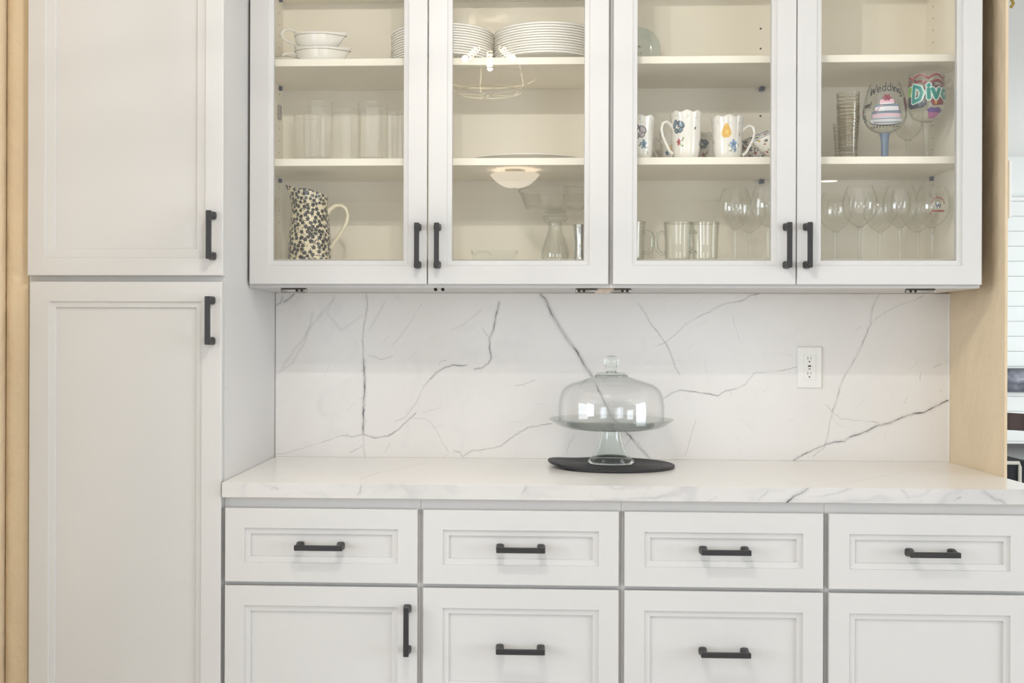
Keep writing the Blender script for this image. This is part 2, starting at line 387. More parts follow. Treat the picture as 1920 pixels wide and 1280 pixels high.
MARBLE = srgb(232, 229, 226)
def marble(name, x0, x1, y0, y1, res, veins, seed, topixel, wisps=60, cloud=.07, MARBLE=MARBLE, even=False):
    """veined stone: hand-laid veins plus random wisps and soft clouds"""
    Wd, Hh = int((x1-x0)*res), int((y1-y0)*res); cv = Canvas(Wd, Hh, MARBLE); rnd = random.Random(seed)
    n1 = fbm(Hh, Wd, 9, 5, seed); n2 = fbm(Hh, Wd, 22, 4, seed+1)
    # slanting soft streaks
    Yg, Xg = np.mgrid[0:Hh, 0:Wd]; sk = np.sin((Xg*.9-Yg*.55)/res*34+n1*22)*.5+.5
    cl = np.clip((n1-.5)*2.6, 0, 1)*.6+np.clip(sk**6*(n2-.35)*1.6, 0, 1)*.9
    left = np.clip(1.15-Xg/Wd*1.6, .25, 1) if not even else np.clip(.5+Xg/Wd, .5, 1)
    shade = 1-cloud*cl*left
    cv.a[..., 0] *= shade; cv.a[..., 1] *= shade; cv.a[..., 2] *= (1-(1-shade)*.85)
    def P(p): q = topixel(*p); return ((q[0]-x0)*res, (q[1]-y0)*res)
    for k in range(wisps):
        x, y = rnd.uniform(0, Wd), rnd.uniform(0, Hh); a = rnd.choice([1, 1, 1, -1])*rnd.uniform(.35, 1.25); L = rnd.uniform(.006, .05)*res
        pts = [(x, y)]
        for j in range(6): a += rnd.uniform(-.35, .35); pts.append((pts[-1][0]+math.cos(a)*L/6, pts[-1][1]+math.sin(a)*L/6))
        g = rnd.uniform(.3, .55); cv.line(jitter(pts, .7, 5, rnd), rnd.uniform(.6, 1.6), (*[c*g for c in MARBLE[:3]], rnd.uniform(.06, .28)))
    for pts, wd, dark, halo in veins:
        q = [P(p) for p in pts]; qq = jitter(jitter(q, .0009*res, .016*res, rnd), .0005*res, .004*res, rnd); n = len(qq); m = .00088*res; dark = min(1, dark*1.35)
        col = (.075, .075, .085)
        ws = [max(.12, .62+1.0*noise.noise(Vector((i*.17, seed, wd)))) for i in range(n)]
        for s_, al in ((5, .05), (2.5, .12)): cv.line(qq, wd*m*s_*halo*.6+1, (*col, al*dark*halo), soft=wd*m*s_*.6+2)
        for j in range(n-1):
            al = dark*max(.10, min(1, .62+1.3*noise.noise(Vector((j*.09, seed+7.3, wd*3)))))
            cv.line(qq[j:j+2], wd*m, (*col, al), ws=ws[j:j+2], soft=1.2)
        if wd > 1.4:
            q2 = jitter([(a+rnd.uniform(.5, 1)*wd*m*1.1, b+wd*m*.5) for a, b in q], .0018*res, .012*res, rnd)
            cv.line(q2, max(.9, wd*m*.28), (*col, dark*.5), soft=1.0)
        for j in range(3, n-3, 7):
            if rnd.random() < .33:
                a = rnd.uniform(0, 2*PI); L = rnd.uniform(.004, .014)*res
                cv.line([qq[j], (qq[j][0]+math.cos(a)*L, qq[j][1]+math.sin(a)*L)], 1.0, (*col, dark*.5))
    return cv.a
def c6(l): return [(460+x/2.595, 520+y/2.595) for x, y in l]
def c7(l): return [(1140+x/2.595, 520+y/2.595) for x, y in l]
def c8(l): return [(1680+x/8, 840+y/8) for x, y in l]
SPL = [
 (c6([(588, 80), (596, 130), (590, 180), (578, 250), (572, 310), (576, 400)]), 1.6, .55, 1),
 (c6([(576, 400), (578, 450), (585, 520), (580, 570), (575, 640), (577, 700), (575, 760)]), 3.4, .62, 1),
 (c6([(575, 760), (578, 830), (585, 880)]), 2.0, .25, 1),
 (c6([(150, 860), (200, 855), (250, 840), (310, 820), (370, 805), (420, 785), (470, 768)]), 1.2, .35, .6),
 (c6([(470, 768), (520, 772), (575, 765), (640, 778), (700, 768), (745, 740), (790, 695), (830, 660)]), 1.8, .68, .8),
 (c6([(725, 700), (780, 680), (830, 610), (870, 530), (900, 495)]), 1.2, .4, .8),
 (c6([(900, 495), (930, 465), (970, 440), (1010, 428), (1050, 432), (1080, 428)]), 2.2, .6, 1),
 (c6([(1115, 447), (1150, 443), (1180, 420), (1195, 390), (1188, 350), (1187, 300)]), 2.2, .62, 1),
 (c6([(1187, 300), (1205, 250), (1215, 190), (1235, 120)]), 3.2, .48, 1),
 (c6([(1150, 245), (1170, 275), (1187, 298)]), 1.1, .4, .6),
 (c6([(1430, 80), (1460, 110), (1490, 180), (1530, 250), (1570, 310), (1610, 360), (1650, 430), (1690, 490)]), 4.2, .42, 1.2),
 ([(1111, 709), (1133, 755), (1145, 780), (1180, 818), (1200, 840), (1217, 860)], 3.0, .5, 1),
 (c6([(1015, 842), (1040, 845), (1055, 870), (1070, 860), (1100, 840), (1150, 838), (1200, 828), (1240, 820)]), 1.6, .6, .7),
 (c6([(1240, 820), (1280, 790), (1330, 755), (1380, 730), (1440, 718), (1490, 710)]), 1.5, .75, .7),
 (c6([(800, 680), (860, 685), (895, 695), (930, 745), (950, 790), (990, 850)]), 1.0, .35, .6),
 (c6([(150, 135), (172, 128), (180, 112), (182, 95)]), 2.4, .6, 1), (c6([(190, 125), (215, 106), (240, 84)]), 2.8, .6, 1),
 (c6([(510, 850), (545, 835), (575, 815)]), 1.1, .6, .4), (c6([(1310, 527), (1350, 522), (1410, 500)]), 1.1, .55, .4),
 (c6([(680, 850), (692, 825), (705, 805)]), 1.1, .35, .5), (c6([(865, 655), (910, 645), (960, 632)]), 1.0, .3, .5),
 (c6([(945, 430), (950, 410), (980, 403)]), 1.1, .45, .5), (c6([(710, 340), (740, 310), (790, 240), (860, 130)]), 1.4, .18, 1),
 (c6([(180, 440), (260, 330), (340, 220), (430, 110)]), 1.6, .10, 2), (c6([(150, 470), (230, 420), (300, 300), (330, 170)]), 1.8, .09, 2),
 (c6([(440, 90), (400, 180), (470, 260), (580, 180)]), 1.5, .07, 2), (c6([(600, 380), (660, 400), (700, 390), (720, 380)]), 1.3, .3, 1),
 (c6([(600, 260), (640, 200), (680, 120)]), 1.5, .09, 2), (c6([(1000, 260), (1060, 230), (1150, 160)]), 1.5, .07, 2),
 (c6([(1560, 860), (1580, 800), (1600, 765)]), 1.4, .25, 1), (c6([(1840, 820), (1875, 775)]), 1.1, .4, .6),
 (c7([(145, 130), (180, 180), (215, 240), (270, 310), (300, 370), (325, 440), (345, 475)]), 1.8, .38, 1),
 (c7([(225, 335), (275, 320), (330, 275), (380, 225), (430, 195), (490, 170)]), 1.4, .42, .8),
 (c7([(490, 170), (545, 135), (600, 122), (640, 118), (690, 90), (740, 80)]), 1.8, .5, .8),
 (c7([(270, 585), (310, 560), (345, 548), (400, 552), (440, 562), (490, 568), (530, 575), (570, 550), (620, 542)]), 1.9, .62, .8),
 (c7([(620, 542), (660, 525), (690, 490), (710, 465), (760, 462), (830, 455), (880, 445), (912, 435)]), 1.4, .42, .8),
 (c7([(1312, 85), (1285, 135), (1272, 200), (1270, 230), (1245, 290), (1215, 360), (1180, 420), (1140, 490), (1120, 540), (1105, 600), (1085, 650)]), 2.6, .28, .9),
 (c7([(1085, 650), (1070, 720), (1060, 785), (1040, 830), (990, 870)]), 1.6, .42, .8),
 (c7([(1280, 220), (1330, 180), (1380, 150), (1430, 128), (1480, 115), (1530, 90)]), 1.3, .28, .8),
 (c7([(895, 888), (940, 862), (1000, 835), (1050, 812), (1100, 798), (1140, 795), (1170, 775)]), 2.8, .60, .8),
 (c7([(1170, 775), (1230, 755), (1300, 722), (1360, 708), (1420, 680), (1480, 665), (1530, 655), (1580, 628), (1660, 594)]), 4.0, .55, .8),
 (c7([(1050, 620), (1090, 655), (1130, 688), (1190, 692), (1310, 705)]), 1.2, .42, .5),
 (c7([(425, 695), (405, 760), (390, 805), (370, 870)]), 1.2, .45, .5), (c7([(605, 185), (610, 230), (640, 320)]), 1.0, .32, .4),
 (c7([(1570, 445), (1590, 430), (1615, 424)]), 1.8, .65, .5), (c7([(1630, 410), (1650, 403)]), 1.2, .4, .5),
 (c7([(1515, 460), (1508, 505)]), 1.1, .4, .5), (c7([(1450, 575), (1435, 615)]), 1.1, .4, .5), (c7([(645, 685), (715, 750)]), .9, .2, .4), (c7([(1200, 260), (1220, 240)]), 1.8, .4, .5),
]
TOP = [(c6([(560, 980), (640, 950), (700, 940), (800, 915), (890, 900)]), 1.6, .22, 1),
 (c7([(985, 1020), (1100, 1005), (1240, 985), (1350, 965), (1450, 945)]), 1.3, .36, .7), (c7([(1450, 945), (1600, 935), (1700, 925)]), 1.2, .18, .7)]
FRT = [(c7([(870, 1095), (900, 1065), (940, 1050), (975, 1025)]), 4.2, .85, .8), (c8([(1290, 630), (1400, 710), (1480, 765), (1560, 780), (1640, 840)]), 3.5, .26, 1.2),
 (c8([(880, 775), (920, 755), (970, 740)]), 2.4, .7, .6), (c8([(80, 620), (150, 690), (190, 770)]), 3, .16, 1), (c8([(340, 815), (370, 800)]), 2.0, .6, .5),
 (c8([(1040, 720), (1060, 680)]), 2.4, .3, .6), (c8([(700, 628), (725, 622)]), 2, .5, .5), (c8([(1590, 700), (1608, 676)]), 1.8, .35, .5),
 ([(977.5, 926.7), (981, 920), (985, 916)], 2.2, .5, .6), ([(671, 930), (674, 920), (676, 910)], 4, .18, 1), ([(507, 917), (515, 915.8), (521, 916.5)], 2, .3, 1),
 ([(1324, 941), (1345, 930)], 1.4, .4, .5), ([(1420, 940), (1440, 921)], 2.5, .2, 1)]
YB, YC, YP, YU = -.5976, -.6085, -.5986, -.357
CT = .914
RES = 1250
sp_img = marble('splash_marble', -.01, 1.87, .90, 1.40, RES, SPL, 3, lambda u, v: (at(u, v, 1, 0).x, at(u, v, 1, 0).z), 90, .10)
tp_img = marble('counter_lit_marble', -.01, 1.87, -.62, 0.01, 900, TOP, 8, lambda u, v: (at(u, v, 2, CT).x, at(u, v, 2, CT).y), 12, .015, srgb(247, 243, 238))  # base colour lightened to put overhead light into the slab's top face
ft_img = marble('counter_edge_shaded_marble', -.01, 1.87, .87, .92, 1800, FRT, 11, lambda u, v: (at(u, v, 1, YC).x, at(u, v, 1, YC).z), 26, .30, srgb(206, 203, 200), True)  # same stone, darkened so shade on the upright edge is in its colour
M['splash'] = printed('splash_marble', sp_img, .22, 0, .35)
M['ctop'] = printed('counter_lit_marble', tp_img, .20, 0, .4)
M['cfront'] = printed('counter_edge_shaded_marble', ft_img, .25, 0, .4)

# ------------------------------------------------------------------ the room
XL, XR, YR, YD, ZC, ZD = -3.1, 6.5, -7.6, 6.5, 2.44, 2.75
def windowed_wall(axis, pos, th, a0, a1, z0, z1, wins):
    """wall slab with rectangular openings; axis 'y': wall runs along x at y=pos"""
    bm = BM(); cuts = sorted(wins); cur = a0
    def seg(p, q, zz0, zz1):
        if axis == 'y': box(bm, p, q, pos, pos+th, zz0, zz1)
        else: box(bm, pos, pos+th, p, q, zz0, zz1)
    for (p, q, s, t) in cuts: seg(cur, p, z0, z1); seg(p, q, z0, s) if s > z0 else None; seg(p, q, t, z1); cur = q
    seg(cur, a1, z0, z1); return bm
struct('floor', bx(XL-.1, XR+.1, YR-.1, YD+.1, -.05, 0), M['floor'])
cb = BM(); prism(cb, [(XL-.1, YR-.1), (XR+.1, YR-.1), (XR+.1, .3), (2.2, .3), (2.2, .12), (XL-.1, .12)], ZC, ZC+.1)
struct('ceiling', cb, M['ceil'])
struct('ceiling', bx(1.9, XR+.1, .3, YD+.1, ZD, ZD+.1), M['ceil'])
struct('trim_1', bx(2.0, XR, .28, .34, ZC+.1, ZD), M['ceil'])
# wall behind the cabinets with the angled return beside the worktop
wb = BM(); prism(wb, [(XL, 0), (1.8547, 0), (1.8547, -.372), (1.860, -.3745), (1.998, .04), (1.998, .12), (XL, .12)], 0, ZC)
struct('wall_back', wb, M['wall'])
struct('wall_dining_left', bx(1.9, 1.998, .12, YD, 0, ZD), M['roomwall'])
struct('wall_rear', windowed_wall('y', YR-.1, .1, XL, XR, 0, ZC, [(a, b, .35, 1.90) for a, b in WIN_B]), M['roomwall'])
struct('wall_left', windowed_wall('x', XL-.1, .1, YR, .12, 0, ZC, [(-4.7, -2.5, .70, 2.2)]), M['roomwall'])
struct('wall_right', windowed_wall('x', XR, .1, YR, YD, 0, ZD, [(-4.7, -1.7, .05, 2.3), (2.5, 5.5, .35, 2.35)]), M['roomwall'])
def window(nm, axis, pos, a0, a1, z0, z1, nx, nz):
    fr = BM(); t = .045
    def bb(p, q, s, u, d=.03, bmm=None):
        b_ = bmm or fr
        if axis == 'y': box(b_, p, q, pos-d, pos+d, s, u)
        else: box(b_, pos-d, pos+d, p, q, s, u)
    bb(a0, a0+t, z0, z1); bb(a1-t, a1, z0, z1); bb(a0+t, a1-t, z0, z0+t); bb(a0+t, a1-t, z1-t, z1)
    for k in range(1, nx): x = a0+(a1-a0)*k/nx; bb(x-.012, x+.012, z0+t, z1-t, .015)
    for k in range(1, nz): z = z0+(z1-z0)*k/nz; bb(a0+t, a1-t, z-.012, z+.012, .014)
    o = struct(nm, fr, M['trim'])
    g = BM(); bb(a0+t, a1-t, z0+t, z1-t, .003, g); part('pane', g, M['winglass'], o)
for i, (a, b) in enumerate(WIN_B): window('window_%d' % (i+1), 'y', YR-.03, a, b, .35, 1.90, 2, 2)
window('window_3', 'x', XL-.05, -4.7, -2.5, .70, 2.2, 2, 1)
window('window_4', 'x', XR+.05, -4.7, -1.7, .05, 2.3, 3, 1)
window('window_5', 'x', XR+.05, 2.5, 5.5, .35, 2.35, 3, 2)
struct('baseboard_rear', bx(XL, XR, YR, YR+.014, 0, .10), M['trim'])

# plaster wall left of the pantry, with a rounded corner bead
wl = BM()
pts = [(-.4665, -.02), (-.4665, -.571), (-.500, -.573)]
pts += [(-.500-.026*math.sin(a), -.573+.020*(1-math.cos(a))) for a in [PI/2*k/6 for k in range(1, 7)]]
pts += [(-.5265, -1.15), (-.64, -1.15), (-.64, -.02)]
prism(wl, pts, 0, ZC); struct('wall_pantry_side', wl, M['wall'])

# dining room wall of white horizontal boards
struct('wall_dining_back', bx(1.998, XR, YD, YD+.1, 0, ZD), M['ship'])
brd = thing('shiplap_panelling', 'white horizontal shiplap boards covering the far dining room wall', 'wall panelling', (4.2, YD, 0))
pitch = .1222; nb = int(2.385/pitch)
me0 = None
for k in range(nb+1):
    z = 2.385-(k+1)*pitch
    if z < .10: break
    if me0 is None:
        b0 = part('plank', bx(2.0, XR-.01, YD-.016, YD-.001, z+.003, z+pitch, bev=.001), M['ship'], brd); me0 = b0; z00 = z
    else:
        c = me0.copy(); C.objects.link(c); c.parent = brd; c.location = (0, 0, z-z00)
struct('trim_2', bx(2.0, XR-.01, YD-.03, YD-.001, 2.387, 2.42, bev=.004), M['trim'])

# ------------------------------------------------------------------ pantry cabinet
def body_box(bm, x0, x1, yb, yf, z0, z1, t=.018):
    box(bm, x0, x0+t, yf, yb, z0, z1); box(bm, x1-t, x1, yf, yb, z0, z1); box(bm, x0+t, x1-t, yb-.008, yb, z0, z1)
    box(bm, x0+t, x1-t, yf, yb-.008, z0, z0+t); box(bm, x0+t, x1-t, yf, yb-.008, z1-t, z1)
ZT = 2.37
pan = thing('pantry_cabinet', 'tall white pantry cabinet beside the tan wall, two doors one above the other', 'cabinet', (-.231, -.29, 0))
b = BM(); body_box(b, -.4625, -.0005, -.004, YP+.0215, .10, ZT)
box(b, -.4445, -.0185, YP+.0215, YP+.035, 1.36, 1.40); box(b, -.4445, -.0185, -.5, -.48, .0, .10)
part('body', b, M['cab'], pan)
d = part('door', panel_door(-.4586, -.0007, 1.3883, ZT-.01, YP, .041, .021), M['cab'], pan); part('handle', handle_bm(-.0245, 1.4795, YP, True), M['handle'], d, True)
d = part('door', panel_door(-.4529, -.0035, .115, 1.3742, YP, .0455, .0135), M['cab'], pan); part('handle', handle_bm(-.0265, 1.2845, YP, True), M['handle'], d, True)

# ------------------------------------------------------------------ base cabinets
BX = [.0059+.4572*k for k in range(4)]
labels = ['white base cabinet against the pantry, a drawer over one door',
          'white base cabinet with stacked drawers, second from the pantry',
          'white base cabinet with stacked drawers directly below the outlet side of the cake stand',
          'white base cabinet at the right end of the worktop, its door without pull']
labels[2] = 'white base cabinet with stacked drawers, third from the pantry'
for k, x0 in enumerate(BX):
    xa, xb = (x0-.0058 if k == 0 else x0-.0064), x0+.4444+.0064
    if k == 3: xb = 1.852
    t = thing('base_cabinet', labels[k], 'cabinet', ((xa+xb)/2, -.3, 0), 'white base cabinets under the worktop')
    bm = BM(); yf = YB+.0205
    box(bm, xa+.0003, xa+.018, yf, -.01, .10, CT-.0355); box(bm, xb-.018, xb-.0003, yf, -.01, .10, CT-.0355); box(bm, xa+.018, xb-.018, -.018, -.01, .10, CT-.0355)
    box(bm, xa+.018, xb-.018, yf, -.018, .10, .118); box(bm, xa+.018, xb-.018, yf, yf+.02, .835, CT-.0355); box(bm, xa+.018, xb-.018, yf, yf+.02, .655, .70)
    box(bm, xa+.018, xb-.018, -.53, -.51, 0, .10)
    if k in (1, 2): box(bm, xa+.018, xb-.018, yf, yf+.02, .385, .42)
    part('body', bm, M['cab'], t)
    x1 = x0+.4446; xm = (x0+x1)/2
    def front(nm, za, zb, h=None):
        dd = part(nm, panel_door(x0, x1, za, zb, YB), M['cab'], t)
        if h: part('handle', handle_bm(h[0], h[1], YB, h[2]), M['handle'], dd, True)
    front('drawer', .6849, .8542, (xm, .7705, False))
    if k == 0: front('door', .115, .6763, (x1-.0225, .583, True))
    elif k == 3: front('door', .115, .6763)
    else:
        front('drawer', .404, .6763, (xm, .5425, False)); front('drawer', .115, .3955, (xm, .26, False))

# ------------------------------------------------------------------ worktop and splashback
def uvbox(bm, x0, x1, y0, y1, z0, z1, plane, rng, bev=.0015):
    box(bm, x0, x1, y0, y1, z0, z1, bev=bev); uvl = bm.loops.layers.uv.new('uv')
    for f in bm.faces:
        for lp in f.loops:
            c = lp.vert.co; q = (c.x, c.y) if plane == 'xy' else (c.x, c.z)
            lp[uvl].uv = ((q[0]-rng[0])/(rng[1]-rng[0]), (q[1]-rng[2])/(rng[3]-rng[2]))
    return bm
wt = uvbox(BM(), .0006, 1.8542, YC, -.0005, CT-.0346, CT, 'xy', (-.01, 1.87, -.62, .01))
uvl = wt.loops.layers.uv['uv']
fr_faces = []
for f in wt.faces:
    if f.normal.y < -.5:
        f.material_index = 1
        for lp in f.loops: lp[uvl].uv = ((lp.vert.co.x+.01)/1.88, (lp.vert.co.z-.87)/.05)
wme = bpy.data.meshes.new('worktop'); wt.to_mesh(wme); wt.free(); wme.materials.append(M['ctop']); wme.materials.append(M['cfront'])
tag(link('worktop', wme, None), 'long white marble worktop with thin grey veins on the base cabinets', 'worktop')
sp = uvbox(BM(), .0008, 1.8535, -.012, -.0006, CT+.0001, 1.3722, 'xz', (-.01, 1.87, .90, 1.40), .0006)
spo = tag(link('splashback', sp, M['splash']), 'upright white marble splashback slab with grey veins between worktop and wall cabinets', 'splashback')
part('edge_strip', bx(1.8512, 1.8542, -.0135, -.0118, CT+.0002, 1.3715), M['plate'], spo)

# outlet
ot = thing('power_outlet', 'white double power outlet with a wide plate on the marble splashback', 'outlet', (1.4766, -.012, 1.17))
bm = BM(); loft = loft_rect(bm, 1.4424, 1.5108, 1.1125, 1.2275, [(0, -.0122), (0, -.015), (.003, -.0185), (.0165, -.0185), (.0168, -.0178)])
bm.faces.new(loft[-1]); bm.faces.new(loft[0][::-1]); bmesh.ops.recalc_face_normals(bm, faces=bm.faces); part('cover_plate', bm, M['plate'], ot)
part('receptacle', bx(1.4602, 1.4930, -.0195, -.0170, 1.1370, 1.2030, bev=.0008), M['plate'], ot)
bm = BM()
for zc in (1.1954, 1.1536):
    box(bm, 1.4700, 1.4714, -.0197, -.0190, zc-.0036, zc+.0036); box(bm, 1.4788, 1.4800, -.0197, -.0190, zc-.0030, zc+.0030)
    for j in range(2): box(bm, 1.4731+j*.0006, 1.4769-j*.0006, -.0198-.0001*j, -.0190, zc-.0112, zc-.0086+j*.0008)
box(bm, 1.4712, 1.4792, -.0200, -.0190, 1.1718, 1.1756); box(bm, 1.4722, 1.4782, -.0199, -.0190, 1.1650, 1.1668)
part('slots', bm, M['black'], ot)

# ------------------------------------------------------------------ wall cabinets
S1, S2, S3, FL = 1.9376, 1.6838, 2.1814, 1.4430
UB = 1.3726
def upper(xa, xb, doors, label):
    t = thing('wall_cabinet', label, 'cabinet', ((xa+xb)/2, -.17, 0), 'glass-fronted wall cabinets')
    yf = YU+.0225
    bm = BM(); box(bm, xa, xa+.018, yf, -.0005, UB, ZT); box(bm, xb-.018, xb, yf, -.0005, UB, ZT)
    box(bm, xa+.018, xb-.018, yf, -.0005, UB, FL-.001); box(bm, xa+.018, xb-.018, yf, -.0005, ZT-.018, ZT)
    part('body', bm, M['cab'], t)
    g = .0002
    bm = BM(); box(bm, xa+.018, xb-.018, -.0085, -.0006, FL, ZT-.018); part('back_panel', bm, M['inside'], t)
    for s in (0, 1):
        xs = xa+.018 if s == 0 else xb-.019
        sd = part('side_lining', bx(xs, xs+.001, yf+.001, -.009, FL, ZT-.018), M['inside'], t)
        hb = BM()
        for z in [FL+.09+.032*i for i in range(27)]:
            if any(abs(z-q-.009) < .02 for q in (S1, S2, S3)): continue
            for y in (-.062, -.255):
                xx = xs+.0011 if s == 0 else xs-.0001; tube(hb, [(xx-.0002, y, z), (xx+.0002, y, z)], .0022, 8)
        part('pin_hole', hb, M['black'], sd)['kind'] = 'stuff'
    part('floor_panel', bx(xa+.019, xb-.019, yf+.001, -.009, FL, FL+.001), M['inside'], t)
    for z in (S2, S1, S3):
        s = part('shelf', bx(xa+.0195, xb-.0195, -.302, -.0095, z, z+.0185, bev=.0008), M['inside'], t)
        for x in (xa+.019, xb-.028):
            for y in (-.066, -.26):
                part('shelf_pin', bx(x, x+.009, y-.006, y+.006, z-.011, z-.0003, bev=.0012), M['blue'], s)
    for i, (x0, x1, hx) in enumerate(doors):
        dd = part('door', panel_door(x0, x1, 1.3805, ZT-.008, YU, .0465, .0130, glassy=True), M['cab'], t)
        part('glass_pane', bx(x0+.057, x1-.057, YU+.0108, YU+.0138, 1.3805+.057, ZT-.008-.057), M['pane'], dd)
        part('handle', handle_bm(hx, 1.4750, YU, True), M['handle'], dd, True)
    return t
uc1 = upper(.0008, .9050, [(.0052, .4512, .4285), (.4540, .9006, .4775)], 'white wall cabinet with two glass doors next to the pantry, floral pitcher and plates inside')
uc2 = upper(.9056, 1.8090, [(.9118, 1.3583, 1.3350), (1.3607, 1.8058, 1.3840)], 'white wall cabinet with two glass doors at the right end, mugs and wine glasses inside')
part('shelf_pin', bx(1.338, 1.350, -.030, -.0095, S1-.011, S1-.0003, bev=.001), M['blue'], uc2); part('shelf_pin', bx(1.338, 1.350, -.030, -.0095, S2-.011, S2-.0003, bev=.001), M['blue'], uc2)
hb = BM()
for z in (2.045, 2.10, 1.79, 1.86): tube(hb, [(1.3425, -.0092, z), (1.3425, -.0084, z)], .0028, 10)
part('pin_hole', hb, M['black'], uc2)['kind'] = 'stuff'
part('hinge_plate', bx(.0198, .0270, -.083, -.060, 1.846, 1.884, bev=.0012), M['steel'], uc1)
# steel hinge cups and plates along the underside
def bracket(par, x0, x1, scr):
    bm = BM(); y = -.300
    box(bm, x0, x1, y-.012, y+.004, UB-.0125, UB-.0002, bev=.0035, seg=3); o = part('bracket', bm, M['steel'], par, True)
    s = BM()
    for x in scr: tube(s, [(x, y-.0125, UB-.0062), (x, y-.0105, UB-.0062)], .0034, 12)
    part('screw', s, M['screw'], o)
xs = lambda u: PX(u, -.31, 545)
bracket(uc1, xs(526), xs(575), (xs(557), xs(566))); bracket(uc1, xs(1079), xs(1121), (xs(1085.5), xs(1095)))
bracket(uc2, xs(1147), xs(1184), (xs(1167), xs(1176))); bracket(uc2, xs(1699), xs(1755), (xs(1707), xs(1716)))
bm = BM()
for x in (xs(817.5), xs(831)): tube(bm, [(x, -.3305, UB-.004), (x, -.316, UB-.004)], .0042, 12)
part('screw', bm, M['screw'], uc1)
bm = BM()
for u in (1121, 1136):
    a, b_, c_, d_ = xs(u), xs(u+13), xs(u+6), xs(u-7)
    vs = [bm.verts.new(p) for p in ((d_, -.3125, UB-.0122), (c_, -.3125, UB-.0122), (b_+.004, -.3125, UB-.0006), (a+.004, -.3125, UB-.0006))]
    vb = [bm.verts.new((v.co.x, -.300, v.co.z)) for v in vs]; bm.faces.new(vs); bm.faces.new(vb[::-1])
    for i in range(4): bm.faces.new((vs[i], vs[(i+1) % 4], vb[(i+1) % 4], vb[i]))
bmesh.ops.recalc_face_normals(bm, faces=bm.faces); part('tape', bm, M['tape'], uc2)
struct('trim_3', bx(-.4625, 1.812, YU+.03, -.001, ZT+.002, ZC-.001), M['cab'])

# ------------------------------------------------------------------ cake stand, dome and mat
CX, CY = .9215, -.196
def mat_z(x, y):
    r = math.hypot(x, y)/.163
    lift = max(0, (-x/.163-.45))**1.6*.028; return lift
bm = BM(); seg = 96; rr = []
coils = 13; prof = []
for i in range(coils*4+1):
    r = .163*i/(coils*4); prof.append((r, .0072+.0016*abs(math.sin(PI*coils*i/(coils*4)))))
prof.append((.1640, .0045)); prof += [(.163, .0008), (.08, .0004), (0, .0004)]
def mw(i, a, r, z): return r, z+mat_z(r*math.cos(a), r*math.sin(a))
bm = lathe(prof, seg, (CX, CY, CT), wave=mw)
tag(link('placemat', bm, M['mat'], None, True), 'round black woven placemat under the glass cake stand, its left edge lifting', 'placemat')
Z0 = CT+.0092
st = thing('cake_stand', 'clear glass pedestal cake stand on the black round mat', 'cake stand', (CX, CY, Z0))
foot = smoothprof([(.0600, 0), (.0610, .003), (.0585, .0075), (.0500, .0150), (.0390, .030), (.0315, .050), (.0275, .070), (.0262, .086)], 5)
inn = smoothprof([(.0235, .083), (.0240, .070), (.0280, .050), (.0350, .030), (.0450, .0150), (.0500, .005), (.0520, 0)], 5)
part('pedestal', lathe(foot+inn, 64, (CX, CY, Z0), close=True), M['solid'], st, True)
pl = smoothprof([(.0, .0865), (.060, .0870), (.105, .0885), (.135, .0965), (.158, .1110), (.1615, .1135)], 5)
pi = smoothprof([(.1610, .1155), (.156, .1142), (.133, .1020), (.118, .0965), (.060, .0945), (.0, .0942)], 5)
part('plate', lathe(pl+pi, 96, (CX, CY, Z0)), M['thick'], st, True)
dm = thing('cake_dome', 'clear glass dome with a ball knob covering the cake stand', 'cake dome', (CX, CY, Z0+.1035))
ZD0 = Z0+.1050
do = smoothprof([(.1370, 0), (.1375, .030), (.1355, .058), (.1275, .083), (.1100, .0985), (.0850, .1075), (.0600, .1150), (.0420, .1215)], 6)
part('dome', lathe(shell(do, .0028), 96, (CX, CY, ZD0)), M['dome'], dm, True)
cap = smoothprof([(.0, .1180), (.0400, .1195), (.0420, .1225), (.0395, .1255), (.0380, .1285), (.0360, .1300), (.0170, .1325), (.0125, .1345)], 4)+smoothprof([(.0135, .1370), (.0145, .1400), (.0135, .1430), (.0160, .1470), (.0192, .1555), (.0185, .1640), (.0130, .1715), (.0060, .1745), (0, .1750)], 4)
part('knob', lathe(cap, 48, (CX, CY, ZD0)), M['solid'], dm, True)

# ------------------------------------------------------------------ crockery and glasses in the cabinets
F1, F2, F0 = S1+.0187, S2+.0187, FL+.0012
def place(o, x, y, z): o.location = (x, y, z); return o
# dinner plates: two stacks
pp = smoothprof([(.0, .0), (.070, .0), (.078, .003), (.095, .007), (.134, .0140), (.1370, .0155)], 3)+smoothprof([(.1366, .0200), (.128, .0178), (.095, .0105), (.078, .0065), (.060, .0040), (0, .0040)], 3)
x1, x2 = PX(830, -.165, 75), PX(1059, -.165, 75)
x2 = min(x2, .886-.138); NP = 12
base = thing('dinner_plate', 'x', 'plate', (x1, -.155, F1), 'stacked white dinner plates on the top shelf')
part('plate_body', lathe(pp, 64, (x1, -.155, F1)), M['china'], base, True)
bb = BM(); tube(bb, [(x1+.1362*math.cos(2*PI*k/64), -.155+.1362*math.sin(2*PI*k/64), F1+.0202) for k in range(64)], .0004, 5, cyc=True); part('rim_line', bb, M['gold'], base, True)
ordn = ['bottom', 'second', 'third', 'fourth', 'fifth', 'sixth', 'seventh', 'eighth', 'ninth', 'tenth', 'eleventh', 'top']
for s, (x, nm, y) in enumerate([(x1, 'left', -.155), (x2, 'right', -.155)]):
    for k in range(NP):
        w_ = 'bottom' if k == 0 else ('top' if k == NP-1 else ordn[k]+' from the bottom')
        lb = 'white dinner plate, %s of the %s stack' % (w_, nm)
        o = base if (s == 0 and k == 0) else clone(base, (0, 0, 0))
        o['label'] = lb; o.location = (x+RS.uniform(-.001, .001), y+RS.uniform(-.001, .001), F1+.0066*k+.0002)
